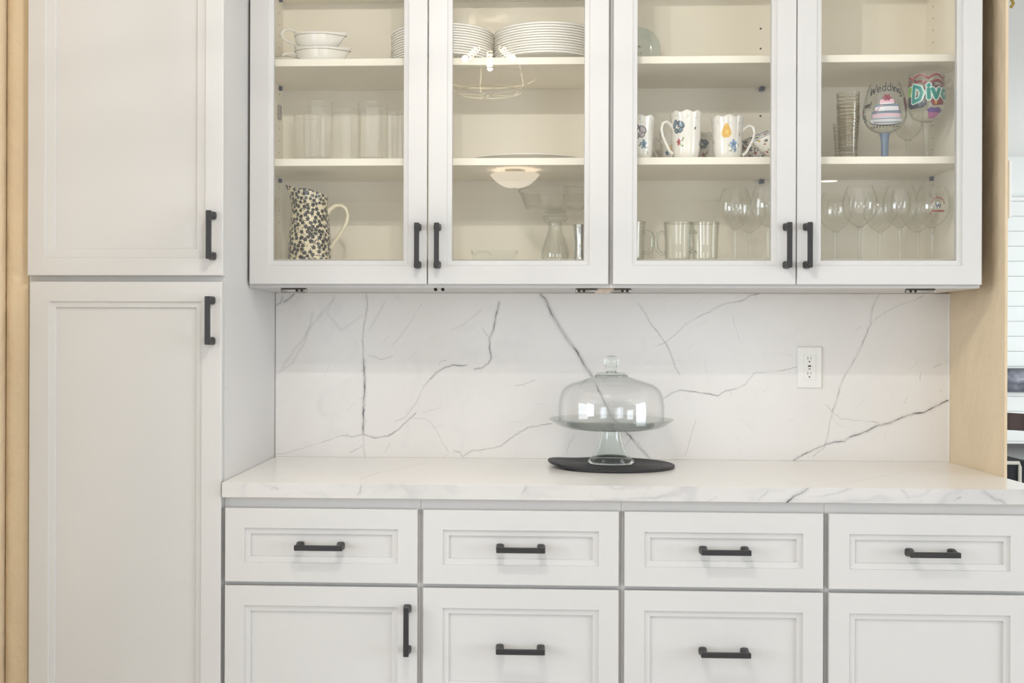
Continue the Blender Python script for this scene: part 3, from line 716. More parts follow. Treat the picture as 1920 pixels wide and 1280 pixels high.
# gravy boats
def boat(cx, cy, z0, name, label, a=.066, b=.040, h=.056, hk=1.0):
    t = thing(name, label, 'gravy boat', (cx, cy, z0), 'white gravy boats with gold lines')
    bm = BM(); n = 48; rows = []
    prof = [(.0, 0), (.60, 0), (.68, .05), (.84, .25), (.95, .55), (1.0, .85), (1.03, 1.0), (.99, 1.0), (.95, .85), (.90, .55), (.78, .28), (.50, .14), (0, .12)]
    for f, hh in prof:
        ring = []
        for k in range(n):
            an = 2*PI*k/n; c_, s_ = math.cos(an), math.sin(an)
            sp_ = max(0, c_)**9; bk = max(0, -c_)**4
            rx = a*f*(1+.30*sp_*hh**1.5); zz = h*hh*(1+.10*sp_-.05*(1-abs(c_))+.16*bk*hh)
            ring.append(bm.verts.new((cx+rx*c_, cy+b*f*s_*(1-.35*max(0, c_)**3*hh), z0+zz)))
        rows.append(ring)
    for A, B in zip(rows, rows[1:]):
        for k in range(n): bm.faces.new((A[k], A[(k+1) % n], B[(k+1) % n], B[k]))
    bmesh.ops.remove_doubles(bm, verts=bm.verts, dist=1e-6); bmesh.ops.recalc_face_normals(bm, faces=bm.faces); part('bowl', bm, M['china'], t, True)
    g = BM()
    for f, hh in ((1.005, .86), (.66, .13)):
        tube(g, [(cx+a*f*math.cos(q)*(1+.30*max(0, math.cos(q))**9*hh**1.5), cy+b*f*math.sin(q)*(1-.35*max(0, math.cos(q))**3*hh), z0+h*hh) for q in [2*PI*k/40 for k in range(40)]], .0007, 5, cyc=True)
    part('gold_line', g, M['gold'], t, True)
    hd = BM(); xb_ = cx-a
    tube(hd, [(xb_+.002, cy, z0+hk*h*.45), (xb_-.014, cy, z0+hk*h*.55), (xb_-.030, cy, z0+hk*h*.80), (xb_-.034, cy, z0+hk*h*1.05), (xb_-.026, cy, z0+hk*h*1.27), (xb_-.010, cy, z0+hk*h*1.30), (xb_+.001, cy, z0+hk*h*1.16), (xb_+.003, cy, z0+hk*h*.98)], .0032, 8)
    part('handle', hd, M['china'], t, True); return t
gx = PX(597, -.19, 85)
boat(gx+.004, -.19, F1, 'gravy_boat', 'lower white gravy boat with gold lines on the top shelf', h=.052, hk=.62)
boat(gx-.002, -.19, F1+.0455, 'gravy_boat', 'upper white gravy boat resting in the other one', a=.0620, b=.0360, h=.046)
# saucer leaning at far left of top shelf
sd = thing('saucer', 'white saucer with a gold edge beside the gravy boats', 'saucer', (.055, -.225, F1))
part('saucer_body', lathe(smoothprof([(0, 0), (.022, 0), (.028, .004), (.044, .014)], 4)+smoothprof([(.0435, .0155), (.027, .006), (0, .004)], 4), 40, (.066, -.225, F1)), M['china'], sd, True)
bb = BM(); tube(bb, [(.066+.0442*math.cos(2*PI*k/40), -.225+.0442*math.sin(2*PI*k/40), F1+.0150) for k in range(40)], .0007, 5, cyc=True); part('gold_line', bb, M['gold'], sd, True)

# straight ribbed tumblers
def ribbed(i, a, r, z): return (r*(1+.006*math.cos(36*a)), z)
def tumbler(x, y, label, r=.0395, h=.150):
    o = thing('tumbler', label, 'glass', (x, y, F2), 'tall clear tumblers')
    pr = shell([(.0, 0), (r*.9, 0), (r*.97, .003), (r*.985, h*.5), (r, h)], .0018, floor=.010)
    part('glass_body', lathe(pr, 72, (x, y, F2), wave=ribbed), M['faint'], o, True)
    g = BM(); tube(g, [(x+(r-.0006)*math.cos(2*PI*k/48), y+(r-.0006)*math.sin(2*PI*k/48), F2+h+.0005) for k in range(48)], .0012, 6, cyc=True); part('rim', g, M['rimglass'], o, True)
    return o
t0 = tumbler(PX(595, -.245), -.245, 'tall clear tumbler at the left of the front row on the middle shelf')
for u, y, lb in [(698, -.235, 'tall clear tumbler at the right of the front row on the middle shelf'), (648, -.150, 'tall clear tumbler seen between the two front ones'),
                 (576, -.075, 'tall clear tumbler at the back left of the middle shelf'), (739, -.13, 'tall clear tumbler right of the front ones, partly behind the door stile')]:
    clone(t0, (PX(u, y), y, F2), lb)
# platter
px_ = PX(985, -.16, 292)
pt = thing('platter', 'wide low white oval platter on the middle shelf of the left wall cabinet', 'platter', (px_, -.16, F2))
bm = lathe(smoothprof([(0, 0), (.085, 0), (.10, .003), (.152, .0125)], 4)+smoothprof([(.151, .0145), (.098, .006), (0, .004)], 4), 64, (0, 0, 0))
bmesh.ops.scale(bm, vec=(1.0, .80, 1), verts=bm.verts); bmesh.ops.translate(bm, vec=(px_, -.16, F2), verts=bm.verts); part('platter_body', bm, M['china'], pt, True)

# pitcher with dense black flowers on cream
def pitcher_art():
    cv = Canvas(900, 560, srgb(232, 220, 188)); rnd = random.Random(4); K = srgb(16, 17, 26); K2 = srgb(38, 37, 42)
    for k in range(900):
        x, y = rnd.uniform(0, 900), rnd.uniform(0, 560); a = rnd.uniform(0, 6.28); L = rnd.uniform(10, 26); pts = [(x, y)]
        for j in range(4): a += rnd.uniform(-.9, .9); pts.append((pts[-1][0]+math.cos(a)*L/4, pts[-1][1]+math.sin(a)*L/4))
        cv.line(pts, rnd.uniform(2, 4.5), (*K2[:3], .9)); cv.ell(*pts[-1], 4.5, 2.6, K, a)
    pl_ = []
    for k in range(2200):
        x, y = rnd.uniform(0, 900), rnd.uniform(0, 560)
        if all((x-p[0])**2+(y-p[1])**2 > 24**2 for p in pl_): pl_.append((x, y))
    for x, y in pl_: cv.flower(x, y, rnd.uniform(13, 17), K, 5, None, rnd.uniform(0, 6), .62)
    return cv.a
M['pitcher'] = printed('floral_glaze', pitcher_art(), .15, .3)
pcx, pcy = PX(581, -.185, 420), -.185
pt = thing('pitcher', 'tall cream pitcher covered in black flowers with a plain cream handle', 'pitcher', (pcx, pcy, F0))
po = smoothprof([(.054, 0), (.0575, .003), (.0570, .03), (.0545, .08), (.0500, .125), (.0475, .155), (.0480, .175), (.0495, .190)], 5)
def pw(i, a, r, z):
    c_ = max(0, -math.cos(a)); k = max(0, (z-.135)/.055); sp_ = c_**6*k
    return r+.016*sp_*max(k, 0), z+.014*c_**4*k*k-.014*max(0, math.cos(a))*k*k
part('jug_body', lathe(shell([(0, 0)]+po, .004), 72, (pcx, pcy, F0), wave=pw, uvrange=(0, .21)), M['pitcher'], pt, True)
hd = BM(); hx = pcx+.048
tube(hd, [(hx+dx, pcy, F0+z) for dx, z in ((-.004, .130), (.006, .142), (.020, .152), (.036, .152), (.048, .143), (.053, .126), (.050, .108), (.040, .088), (.026, .066), (.012, .046), (.004, .036))], [.0075, .0065, .0055, .005, .005, .005, .005, .005, .005, .0052, .006], 10)
part('handle', hd, M['cream'], pt, True)

# glass compote on a baluster stem
kx, ky = PX(1041, -.17, 430), -.17
t = thing('glass_compote', 'clear glass footed bowl on a vase-shaped stem behind the second door', 'bowl', (kx, ky, F0))
stem = smoothprof([(.030, 0), (.0345, .004), (.0365, .020), (.0350, .036), (.0270, .062), (.0195, .085), (.0180, .100), (.0190, .108)], 5)
part('stem', lathe(shell([(0, 0)]+stem, .003), 56, (kx, ky, F0)), M['thick'], t, True)
ring = smoothprof([(.0, .108), (.024, .108), (.0305, .113), (.0305, .122), (.024, .127), (0, .128)], 4)
part('collar', lathe(ring, 56, (kx, ky, F0)), M['thick'], t, True)
bo = smoothprof([(0, .130), (.045, .131), (.072, .138), (.082, .152), (.090, .176), (.0985, .190)], 5)
part('bowl', lathe(shell(bo, .003), 80, (kx, ky, F0)), M['clear2'], t, True)
bb = BM(); tube(bb, [(kx+.0975*math.cos(2*PI*k/64), ky+.0975*math.sin(2*PI*k/64), F0+.1915) for k in range(64)], .0018, 6, cyc=True); part('rim', bb, M['thick'], t, True)
# steel measuring cup
jx = PX(1089, -.22, 450)
t = thing('steel_cup', 'shiny steel flared cup standing right of the glass compote', 'cup', (jx, -.22, F0))
jp = smoothprof([(.0, 0), (.0205, 0), (.0195, .012), (.0175, .035), (.0180, .060), (.0215, .088), (.0232, .096)], 5)
part('cup_body', lathe(shell(jp, .0012), 48, (jx, -.22, F0)), M['chrome'], t, True)
# rectangular glass dish
dx0, dx1 = PX(884, -.19, 480), PX(971, -.19, 480)
t = thing('glass_dish', 'low rectangular clear glass dish on the cabinet floor', 'dish', ((dx0+dx1)/2, -.17, F0))
bm = BM(); L = []
for ins, z in ((.010, 0), (.004, .006), (.001, .027), (0, .029), (.004, .029), (.006, .022), (.008, .009), (.014, .005)):
    L.append([bm.verts.new((x_, y_, F0+z)) for x_, y_ in ((dx0+ins, -.235+ins), (dx1-ins, -.235+ins), (dx1-ins, -.10-ins), (dx0+ins, -.10-ins))])
for A, B in zip(L, L[1:]):
    for k in range(4): bm.faces.new((A[k], A[(k+1) % 4], B[(k+1) % 4], B[k]))
bm.faces.new(L[0][::-1]); bm.faces.new(L[-1]); bmesh.ops.recalc_face_normals(bm, faces=bm.faces); part('dish_body', bm, M['thick'], t)
xm = PX(905, -.24, 480); bm = BM(); tube(bm, arc((xm, -.238, F0+.014), .022, 12, 168, 12, 'xz', .013), .0022, 8); part('handle', bm, M['thick'], t, True)

# ---- white mugs with painted butterflies, fruit and flowers
WH = srgb(240, 236, 228)
def mugcanvas(): return Canvas(1000, 400, WH)
def mp(s, t): return (480+math.asin(max(-.999, min(.999, s)))/(2*PI)*1000, t*400)
def butterfly(cv, s, t, k=1, col=srgb(110, 132, 150), dk=srgb(50, 62, 78)):
    x, y = mp(s, t)
    for dx, dy, rx, ry, r in ((-20, 18, 20, 11, .9), (18, 14, 22, 13, -.5), (-12, -12, 14, 9, -.6), (16, -10, 14, 10, .6)):
        cv.ell(x+dx*k, y+dy*k, (rx+2)*k, (ry+2)*k, dk, r); cv.ell(x+dx*k, y+dy*k, rx*k*.85, ry*k*.85, col, r)
    cv.line([(x-3*k, y-18*k), (x+3*k, y+22*k)], 4*k, dk)
def flw(cv, s, t, r, col, core): x, y = mp(s, t); cv.flower(x, y, r, col, 5, core, .4)
def leaf(cv, s, t, a, L, col=srgb(150, 165, 110)): x, y = mp(s, t); cv.ell(x+math.cos(a)*L*.5, y+math.sin(a)*L*.5, L*.55, L*.22, col, a)
def sprigs(cv, seed):
    r = random.Random(seed)
    for k in range(9):
        x = 60+k*110+r.uniform(-15, 15); y = 340+r.uniform(-12, 16)
        for j in range(5): a = r.uniform(0, 6.28); cv.ell(x+math.cos(a)*16, y+math.sin(a)*16, 8, 3.2, (*srgb(196, 194, 184)[:3], .8), a)
a_ = mugcanvas(); sprigs(a_, 1); butterfly(a_, -.55, .66, 1.9); flw(a_, -.50, .36, 30, srgb(190, 80, 90), srgb(110, 30, 50)); leaf(a_, -.45, .36, -.9, 40); leaf(a_, -.30, .38, .9, 40); leaf(a_, -.40, .28, 0, 36)
x, y = mp(.60, .65); a_.ell(x, y, 8, 13, srgb(40, 30, 30), -.5); a_.flower(*mp(.95, .35), 26, srgb(110, 140, 180), 5, srgb(220, 200, 120)); M['mugA'] = printed('butterfly_mug_glaze', a_.a, .12, .5)
a_ = mugcanvas(); sprigs(a_, 2); x, y = mp(-.12, .66)
a_.poly([(x-52, y-34), (x-26, y-60), (x+28, y-58), (x+54, y-24), (x+38, y+20), (x+18, y+62), (x-6, y+72), (x-26, y+44), (x-46, y+8)], srgb(228, 178, 72)); a_.ell(x+4, y-10, 18, 22, srgb(238, 200, 110))
flw(a_, .36, .36, 44, srgb(130, 160, 200), srgb(70, 80, 110)); flw(a_, .50, .24, 30, srgb(150, 170, 205), srgb(80, 90, 120))
for s, t, a in ((.05, .20, .4), (.2, .18, 1.2), (.62, .2, 2.0), (.74, .55, 1.5), (.72, .3, 1.8), (.2, .3, 2.6)): leaf(a_, s, t, a, 36, srgb(160, 170, 140))
x, y = mp(-.93, .44); a_.ell(x, y, 6, 20, srgb(70, 40, 36), .2); M['mugB'] = printed('pear_mug_glaze', a_.a, .12, .5)
a_ = mugcanvas(); sprigs(a_, 3); butterfly(a_, .05, .62, 2.0, srgb(190, 180, 185), srgb(60, 55, 66)); flw(a_, .35, .36, 44, srgb(110, 135, 160), srgb(50, 66, 90)); leaf(a_, .0, .32, .5, 40, srgb(120, 140, 110)); leaf(a_, .55, .22, -.8, 40); leaf(a_, .5, .28, .3, 30)
M['mugC'] = printed('grey_butterfly_mug_glaze', a_.a, .12, .5)
a_ = mugcanvas(); flw(a_, -.5, .40, 30, srgb(90, 120, 160), srgb(50, 60, 90)); x, y = mp(-.05, .55); a_.ell(x, y, 26, 44, srgb(222, 176, 80)); leaf(a_, -.3, .15, .5, 44); leaf(a_, .0, .2, 1.8, 44); x, y = mp(.3, .45); a_.ell(x, y, 7, 20, srgb(80, 50, 40), .1)
M['mugD'] = printed('yellow_flower_mug_glaze', a_.a, .12, .5)
def mug(u, y, mat, label, r=.0415, h=.118, hang=0, v=260, scallop=True):
    x = PX(u, y, v); t = thing('mug', label, 'mug', (x, y, F2), 'white mugs with painted flowers and fruit')
    o = smoothprof([(r*.60, 0), (r*.68, .004), (r*.80, h*.14), (r*.88, h*.40), (r*.91, h*.70), (r*.965, h*.92), (r*1.0, h)], 5)
    def wv(i, a, rr, z):
        k = max(0, (z-h*.8)/(h*.2)); return rr*(1+.012*k*math.cos(8*a)), z+.0022*k*math.cos(8*a+.6)
    part('mug_body', lathe(shell([(0, 0)]+o, .0032), 72, (x, y, F2), wave=wv if scallop else None, uvrange=(0, h)), mat, t, True)
    a = math.radians(hang); ca, sa = math.cos(a), math.sin(a)
    hd = BM(); tube(hd, [(x+(r*.88+q)*ca, y+(r*.88+q)*sa, F2+z*h) for q, z in ((-.003, .66), (.006, .76), (.017, .82), (.027, .78), (.031, .66), (.027, .50), (.018, .34), (.009, .20), (0, .14))], [.0045, .004, .0036, .0035, .0035, .0035, .0035, .0037, .0045], 8)
    part('handle', hd, M['china'], t, True); return t
mug(1286, -.235, M['mugA'], 'tall white mug with a blue butterfly and a red flower', hang=196, r=.0415, h=.121)
mug(1198, -.215, M['mugC'], 'white mug with a grey butterfly, half hidden by the left door stile', hang=150, r=.042, h=.114)
mug(1364, -.215, M['mugB'], 'white mug with a yellow pear, its handle to the right', hang=-12, r=.0425, h=.112)
mug(1262, -.105, M['mugD'], 'white mug with a yellow flower behind the butterfly mug', hang=200, r=.036, h=.094)
mug(1330, -.095, M['mugA'], 'white mug standing at the back between two other mugs', hang=60, r=.036, h=.092)
# two floral bowls nested and tipped
def bowl_art(dark):
    cv = Canvas(1200, 300, WH); r = random.Random(9+dark)
    for k in range(40):
        x, y = r.uniform(0, 1200), r.uniform(175, 270); cv.flower(x, y, r.uniform(12, 20), r.choice([srgb(170, 40, 50), srgb(120, 50, 80), srgb(60, 60, 70), srgb(205, 150, 50)]), 5, srgb(220, 190, 90))
        cv.ell(x+r.uniform(-30, 30), y+r.uniform(-20, 20), 14, 5, srgb(90, 110, 60), r.uniform(0, 3))
    for k in range(14):
        x, y = 45+k*86, r.uniform(50, 90); cv.flower(x, y, 22, srgb(165, 35, 52), 5, srgb(90, 20, 30)); cv.line([(x+20, y+8), (x+44, y+18), (x+66, y+8)], 4, srgb(80, 110, 60)); cv.ell(x+44, y+24, 12, 5, srgb(90, 120, 70))
    if dark:
        for k in range(260): cv.ell(r.uniform(0, 1200), r.uniform(0, 300), r.uniform(8, 18), r.uniform(5, 10), srgb(52, 50, 54), r.uniform(0, 3))
    cv.line([(0, 294), (1200, 294)], 8, srgb(70, 90, 130)); return cv.a
M['bowlA'] = printed('red_flower_bowl_glaze', bowl_art(0), .12, .5); M['bowlB'] = printed('dark_leaf_bowl_glaze', bowl_art(1), .12, .5)
def tipped_bowl(x, y, z, tilt, mat, label, r=.058, h=.055, rz=0):
    t = thing('bowl', label, 'bowl', (0, 0, 0), 'tipped floral bowls beside the mugs')
    pr = shell([(0, 0)]+smoothprof([(.026, 0), (.030, .003), (r*.72, h*.3), (r*.93, h*.7), (r, h)], 5), .0034)
    part('bowl_body', lathe(pr, 64, (0, 0, 0), uvrange=(0, h)), mat, t, True)
    t.location = (x, y, z); t.rotation_euler = (0, math.radians(tilt), rz); return t
bxx = PX(1452, -.16, 270)
tipped_bowl(bxx-.030, -.095, F2+.0245, -24, M['bowlB'], 'dark leafy patterned bowl tipped under the red flowered one', r=.056, h=.058)
tipped_bowl(bxx+.004, -.225, F2+.0185, -20, M['bowlA'], 'white bowl with red flowers tipped on its side near the pear mug')

# small upright plate with a figure of flowers, left of the top shelf behind the third door
cv = Canvas(400, 400, srgb(196, 204, 196)); cv.ell(200, 200, 196, 196, srgb(206, 212, 200)); r = random.Random(3)
cv.poly([(110, 40), (240, 40), (230, 120), (200, 190), (170, 250), (140, 260), (120, 200)], srgb(206, 206, 160))
for k in range(46): cv.flower(r.uniform(110, 235), r.uniform(45, 240), r.uniform(7, 14), r.choice([srgb(150, 160, 90), srgb(170, 110, 120), srgb(200, 190, 140), srgb(120, 130, 80)]), 5, srgb(160, 80, 60))
M['figplate'] = printed('flower_plate_glaze', cv.a, .12, .6)
ux = PX(1196, -.12, 90); t = thing('display_plate', 'small pale green plate painted with flowers, standing upright on the top shelf', 'plate', (ux, -.11, F1))
bm = BM(); uvl = bm.loops.layers.uv.new('uv'); rings = []
R_ = .0605
for rr_, dy in ((0, 0), (.032, 0), (.045, -.003), (.0600, -.009), (.0605, -.010), (.0600, -.0085), (.045, .001), (.032, .004), (0, .004)):
    rings.append([bm.verts.new((ux+rr_*math.cos(2*PI*k/48), -.11+dy, F1+R_+rr_*math.sin(2*PI*k/48))) for k in range(48)])
for A, B in zip(rings, rings[1:]):
    for k in range(48): bm.faces.new((A[k], A[(k+1) % 48], B[(k+1) % 48], B[k]))
bmesh.ops.remove_doubles(bm, verts=bm.verts, dist=1e-6); bmesh.ops.recalc_face_normals(bm, faces=bm.faces)
uvl = bm.loops.layers.uv['uv']
for f in bm.faces:
    for lp in f.loops: lp[uvl].uv = (.5+(lp.vert.co.x-ux)/.122, .5+(lp.vert.co.z-F1-R_)/.122)
part('plate_body', bm, M['figplate'], t, True)
bm = BM(); box(bm, ux-.02, ux+.02, -.135, -.085, F1, F1+.004); tube(bm, [(ux-.012, -.125, F1+.003), (ux-.012, -.128, F1+.016)], .002, 6); tube(bm, [(ux+.012, -.125, F1+.003), (ux+.012, -.128, F1+.016)], .002, 6)
tube(bm, [(ux, -.092, F1+.003), (ux, -.100, F1+.06)], .002, 6); part('stand', bm, M['wood'], t)

# ---- clear glass mugs
def glassmug(u, y, hang, label, v=450):
    x = PX(u, y, v); t = thing('glass_mug', label, 'mug', (x, y, F0), 'clear glass mugs')
    o = smoothprof([(.026, 0), (.0300, .003), (.0330, .012), (.0335, .050), (.0350, .085), (.0365, .103)], 5)
    part('mug_body', lathe(shell([(0, 0)]+o, .0030, floor=.008), 56, (x, y, F0)), M['mugglass'], t, True)
    bb_ = BM(); tube(bb_, [(x+.0350*math.cos(2*PI*k/48), y+.0350*math.sin(2*PI*k/48), F0+.1035) for k in range(48)], .0017, 6, cyc=True); part('rim', bb_, M['rimglass'], t, True)
    a = math.radians(hang); ca, sa = math.cos(a), math.sin(a); hd = BM()
    tube(hd, [(x+(.033+q)*ca, y+(.033+q)*sa, F0+z) for q, z in ((-.001, .076), (.008, .080), (.018, .074), (.022, .060), (.022, .044), (.017, .030), (.008, .023), (-.001, .026))], .0042, 10, flat=.8)
    part('handle', hd, M['solid'], t, True); return t
glassmug(1271, -.205, 172, 'clear glass mug with its handle to the left, nearest the wine glasses but one')
glassmug(1322, -.195, 215, 'clear glass mug beside the first wine glass, handle turned back')
glassmug(1184, -.215, -8, 'clear glass mug at the left, mostly hidden by the door stile with its handle showing')
# ---- wine glasses
def wine(u, y, zf, label, R=.043, rim=.031, h=.195, bb_=.092, mat=None, name='wine_glass', v=450, grp='clear wine glasses', stemmat=None):
    x = PX(u, y, v); t = thing(name, label, 'glass', (x, y, zf), grp)
    o = smoothprof([(.003, bb_-.004), (.010, bb_), (R*.62, bb_+.012), (R*.93, bb_+.034), (R, bb_+.052), (R*.95, bb_+.075), (rim, h)], 6)
    part('bowl', lathe(shell([(0, bb_-.004)]+o, .0013), 64, (x, y, zf), uvrange=(bb_, h)), mat or M['clear'], t, True)
    s = smoothprof([(.032, 0), (.0325, .0015), (.020, .0035), (.007, .008), (.0040, .018), (.0036, bb_*.6), (.0050, bb_-.008), (.0095, bb_-.001)], 5)
    part('stem', lathe([(0, 0)]+s+[(0, bb_-.001)], 40, (x, y, zf)), stemmat or M['thick'], t, True); return t
wg = wine(1378, -.165, F0, 'clear wine glass right beside the glass mugs')
def wclone(u, y, lb, sc_=1): 
    c = clone(wg, (PX(u, y, 450), y, F0), lb); c.scale = (sc_, sc_, 1); return c
wclone(1440, -.235, 'clear wine glass partly hidden behind the handle stile of the third door')
wclone(1405, -.065, 'clear wine glass at the back between the two front ones of the third door')
wclone(1566, -.085, 'clear wine glass at the back left behind the fourth door')
wclone(1612, -.22, 'tall clear wine glass first from the left in the front row behind the fourth door')
wclone(1650, -.09, 'clear wine glass at the back, second from the left behind the fourth door')
wclone(1687, -.21, 'clear wine glass in the middle of the front row behind the fourth door')
clone(wg, (1.7440, -.082, F0), 'clear wine glass at the back right, behind the one with the red arc')
# emblem glass
cv = Canvas(1000, 500, (0, 0, 0, 0)); RD = srgb(176, 84, 58); r = random.Random(2)
for k in range(11):
    a = math.radians(165-k*15); x, y = 500+math.cos(a)*62, 250+math.sin(a)*98; cv.line([(x-5, y-9), (x, y+9), (x+5, y-7)], 4, RD); cv.line([(x-4, y), (x+4, y+1)], 3, RD)
for k in range(12): x = 438+k*11; cv.line([(x, 168), (x+2, 190), (x+7, 170), (x+8, 188)], 3.2, RD)
cv.line([(478, 268), (488, 224), (500, 262), (512, 222), (522, 262)], 7, srgb(60, 80, 120)); cv.ell(432, 150, 6, 14, RD, .3)
M['emblem'] = glass('emblem_glass', tint=(.996, .997, .994), edge=(.62, .65, .62), power=6, f0=.06, decal=cv.a)
wine(1748, -.20, F0, 'clear wine glass printed with a red lettered arc and a blue mark', mat=M['emblem'])

# ---- middle shelf behind the fourth door: gold-lined tumblers and painted goblets
cv = Canvas(800, 400, (0, 0, 0, 0)); r = random.Random(6)
for k in range(13):
    y = 18+k*30+r.uniform(-4, 4); pts = [(x, y+5*math.sin(x*.012+k)+r.uniform(-1.5, 1.5)) for x in range(0, 801, 20)]; cv.line(pts, r.uniform(2.5, 5), srgb(150, 120, 62))
M['goldline'] = glass('gold_lined_glass', tint=(.97, .97, .95), edge=(.5, .5, .45), f0=.04, decal=cv.a)
def gtumb(x, y, z, label):
    t = thing('gold_lined_tumbler', label, 'glass', (x, y, z), 'gold lined tumblers')
    o = [(0, 0), (.0200, 0), (.0216, .003), (.0255, .06), (.0290, .118)]
    part('glass_body', lathe(shell(o, .0010, floor=.004), 56, (x, y, z), uvrange=(0, .118)), M['goldline'], t, True); return t
gx_ = PX(1590, -.215, 240)
g0 = gtumb(gx_, -.215, F2, 'gold lined tumbler at the bottom of the nested stack')
clone(g0, (gx_, -.215, F2+.029), 'gold lined tumbler in the middle of the nested stack'); clone(g0, (gx_, -.215, F2+.058), 'gold lined tumbler at the top of the nested stack')
clone(g0, (PX(1583, -.10, 240), -.10, F2), 'gold lined tumbler standing alone behind the nested stack')
STROKE = {'W': [[(0, 1), (.22, 0), (.45, .75), (.68, 0), (.95, 1.05)]], 'e': [[(0, .33), (.45, .36), (.4, .6), (.15, .62), (0, .35), (.12, .03), (.5, .08)]],
 'd': [[(.45, .6), (.12, .58), (0, .25), (.2, 0), (.45, .2)], [(.52, 1.1), (.48, 0)]], 'i': [[(.1, .6), (.12, 0)], [(.1, .85), (.12, .9)]], 'n': [[(0, .6), (.05, 0)], [(.03, .4), (.25, .62), (.4, .45), (.42, 0)]],
 'g': [[(.42, .6), (.1, .58), (0, .25), (.2, .02), (.4, .2)], [(.45, .62), (.42, -.3), (.1, -.4)]], 'o': [[(.22, .6), (0, .32), (.2, 0), (.42, .3), (.22, .6)]], 'v': [[(0, .6), (.2, 0), (.42, .62)]],
 'L': [[(.05, 1), (0, 0), (.5, .02)]], '!': [[(.1, 1), (.05, .3)], [(.04, .05), (.05, 0)]], 'D': [[(0, 0), (.02, 1), (.4, .85), (.55, .5), (.4, .12), (0, 0)]], 'a': [[(.4, .55), (.12, .58), (0, .25), (.18, 0), (.4, .2)], [(.44, .6), (.46, 0)]]}
def write(cv, s, x, y, h, wd, col, arcf=None, gap=.18, stretch=1):
    cx_ = x
    for ch in s:
        wmax = 0
        for st_ in STROKE[ch]:
            pts = []
            for a, b in st_:
                px2 = cx_+a*h*stretch; pts.append((px2, y+b*h+(arcf(px2) if arcf else 0))); wmax = max(wmax, a)
            cv.line(pts, wd, col)
        cx_ += (wmax+gap)*h*stretch
    return cx_
K = srgb(38, 36, 40)
cv = Canvas(1400, 620, (0, 0, 0, 0)); c0 = 655
def tier(cx_, y0, w_, h_, top, side):
    cv.poly([(cx_-w_, y0), (cx_+w_, y0), (cx_+w_*.94, y0+h_), (cx_-w_*.94, y0+h_)], K); cv.poly([(cx_-w_+5, y0+5), (cx_+w_-5, y0+5), (cx_+w_*.94-5, y0+h_-4), (cx_-w_*.94+5, y0+h_-4)], side)
    cv.ell(cx_, y0+4, w_, 14, K); cv.ell(cx_, y0+7, w_-5, 11, top)
cv.ell(c0, 128, 225, 56, K); cv.ell(c0, 132, 217, 49, srgb(222, 224, 230))
for k in range(19): cv.line([(c0-160+k*18, 106-8*math.sin(k*PI/18)), (c0-148+k*18, 122-8*math.sin(k*PI/18))], 7, K)
tier(c0, 156, 168, 84, srgb(205, 208, 218), srgb(226, 190, 202)); cv.poly([(c0-164, 210), (c0+164, 210), (c0+158, 240), (c0-158, 240)], srgb(112, 128, 148))
tier(c0, 242, 132, 78, srgb(215, 216, 222), srgb(230, 226, 230)); cv.poly([(c0-128, 292), (c0+128, 292), (c0+122, 320), (c0-122, 320)], srgb(120, 136, 156))
tier(c0, 322, 84, 62, srgb(235, 225, 230), srgb(230, 186, 198)); cv.flower(c0, 400, 44, srgb(150, 60, 84), 6, srgb(110, 40, 50)); cv.line([(c0-120, 226), (c0-50, 310)], 7, srgb(180, 70, 90))
write(cv, 'Wedding', c0-215, 440, 96, 9, K, arcf=lambda x: 46-((x-c0)/215)**2*46, stretch=.92)
write(cv, 'Love!', c0-325, 300, 66, 8, K, stretch=.85)
hx_, hy_ = c0-345, 262
cv.poly([(hx_, hy_-70), (hx_+52, hy_), (hx_+40, hy_+36), (hx_+6, hy_+24), (hx_-28, hy_+36), (hx_-44, hy_)], K); cv.poly([(hx_, hy_-56), (hx_+42, hy_), (hx_+34, hy_+26), (hx_+6, hy_+14), (hx_-24, hy_+26), (hx_-34, hy_)], srgb(205, 90, 125))
hx_, hy_ = c0+250, 340; cv.poly([(hx_, hy_-110), (hx_+46, hy_), (hx_+30, hy_+60), (hx_-10, hy_+80), (hx_-36, hy_+40), (hx_-20, hy_-20)], srgb(140, 60, 80))
for k in range(16): cv.ell(c0-300+random.uniform(-50, 50), 190+random.uniform(-46, 46), 12, 7, (*srgb(70, 90, 84)[:3], .9), random.uniform(0, 3))
for k in range(10): cv.line([(c0-250+k*50, 60), (c0-232+k*50, 76)], 7, K)
M['wed'] = glass('cake_painted_glass', tint=(.985, .99, .986), edge=(.45, .48, .46), power=5, f0=.04, decal=cv.a)
M['bluestem'] = pbr('blue_painted_stem', srgb(112, 132, 158), .2, coat=.5)
cvx = PX(1659, -.215, 230)
t = thing('painted_goblet', 'large glass goblet painted with a wedding cake and the word Wedding', 'glass', (cvx, -.215, F2))
o = smoothprof([(.004, .070), (.016, .072), (.040, .086), (.0525, .110), (.0540, .130), (.0510, .155), (.0440, .180), (.0370, .200)], 6)
part('bowl', lathe(shell([(0, .070)]+o, .0016), 80, (cvx, -.215, F2), uvrange=(.070, .200)), M['wed'], t, True)
s = smoothprof([(.034, 0), (.0345, .003), (.024, .005), (.0105, .011), (.0090, .030), (.0100, .055), (.0135, .071)], 5)
part('stem', lathe([(0, 0)]+s[:12]+[(0, s[11][1])], 48, (cvx, -.215, F2)), M['thick'], t, True)
part('blue_stem', lathe([(.0, s[11][1])]+s[11:]+[(0, .071)], 48, (cvx, -.215, F2)), M['bluestem'], t, True, 'stem painted pale blue')
cv = Canvas(1400, 620, (0, 0, 0, 0)); c0 = 610; MR = srgb(128, 44, 52)
def wavy(y, amp, wd, col):
    cv.line([(x, y+amp*abs(math.sin(x*.0145))**.8*1.0) for x in range(60, 1380, 8)], wd, col)
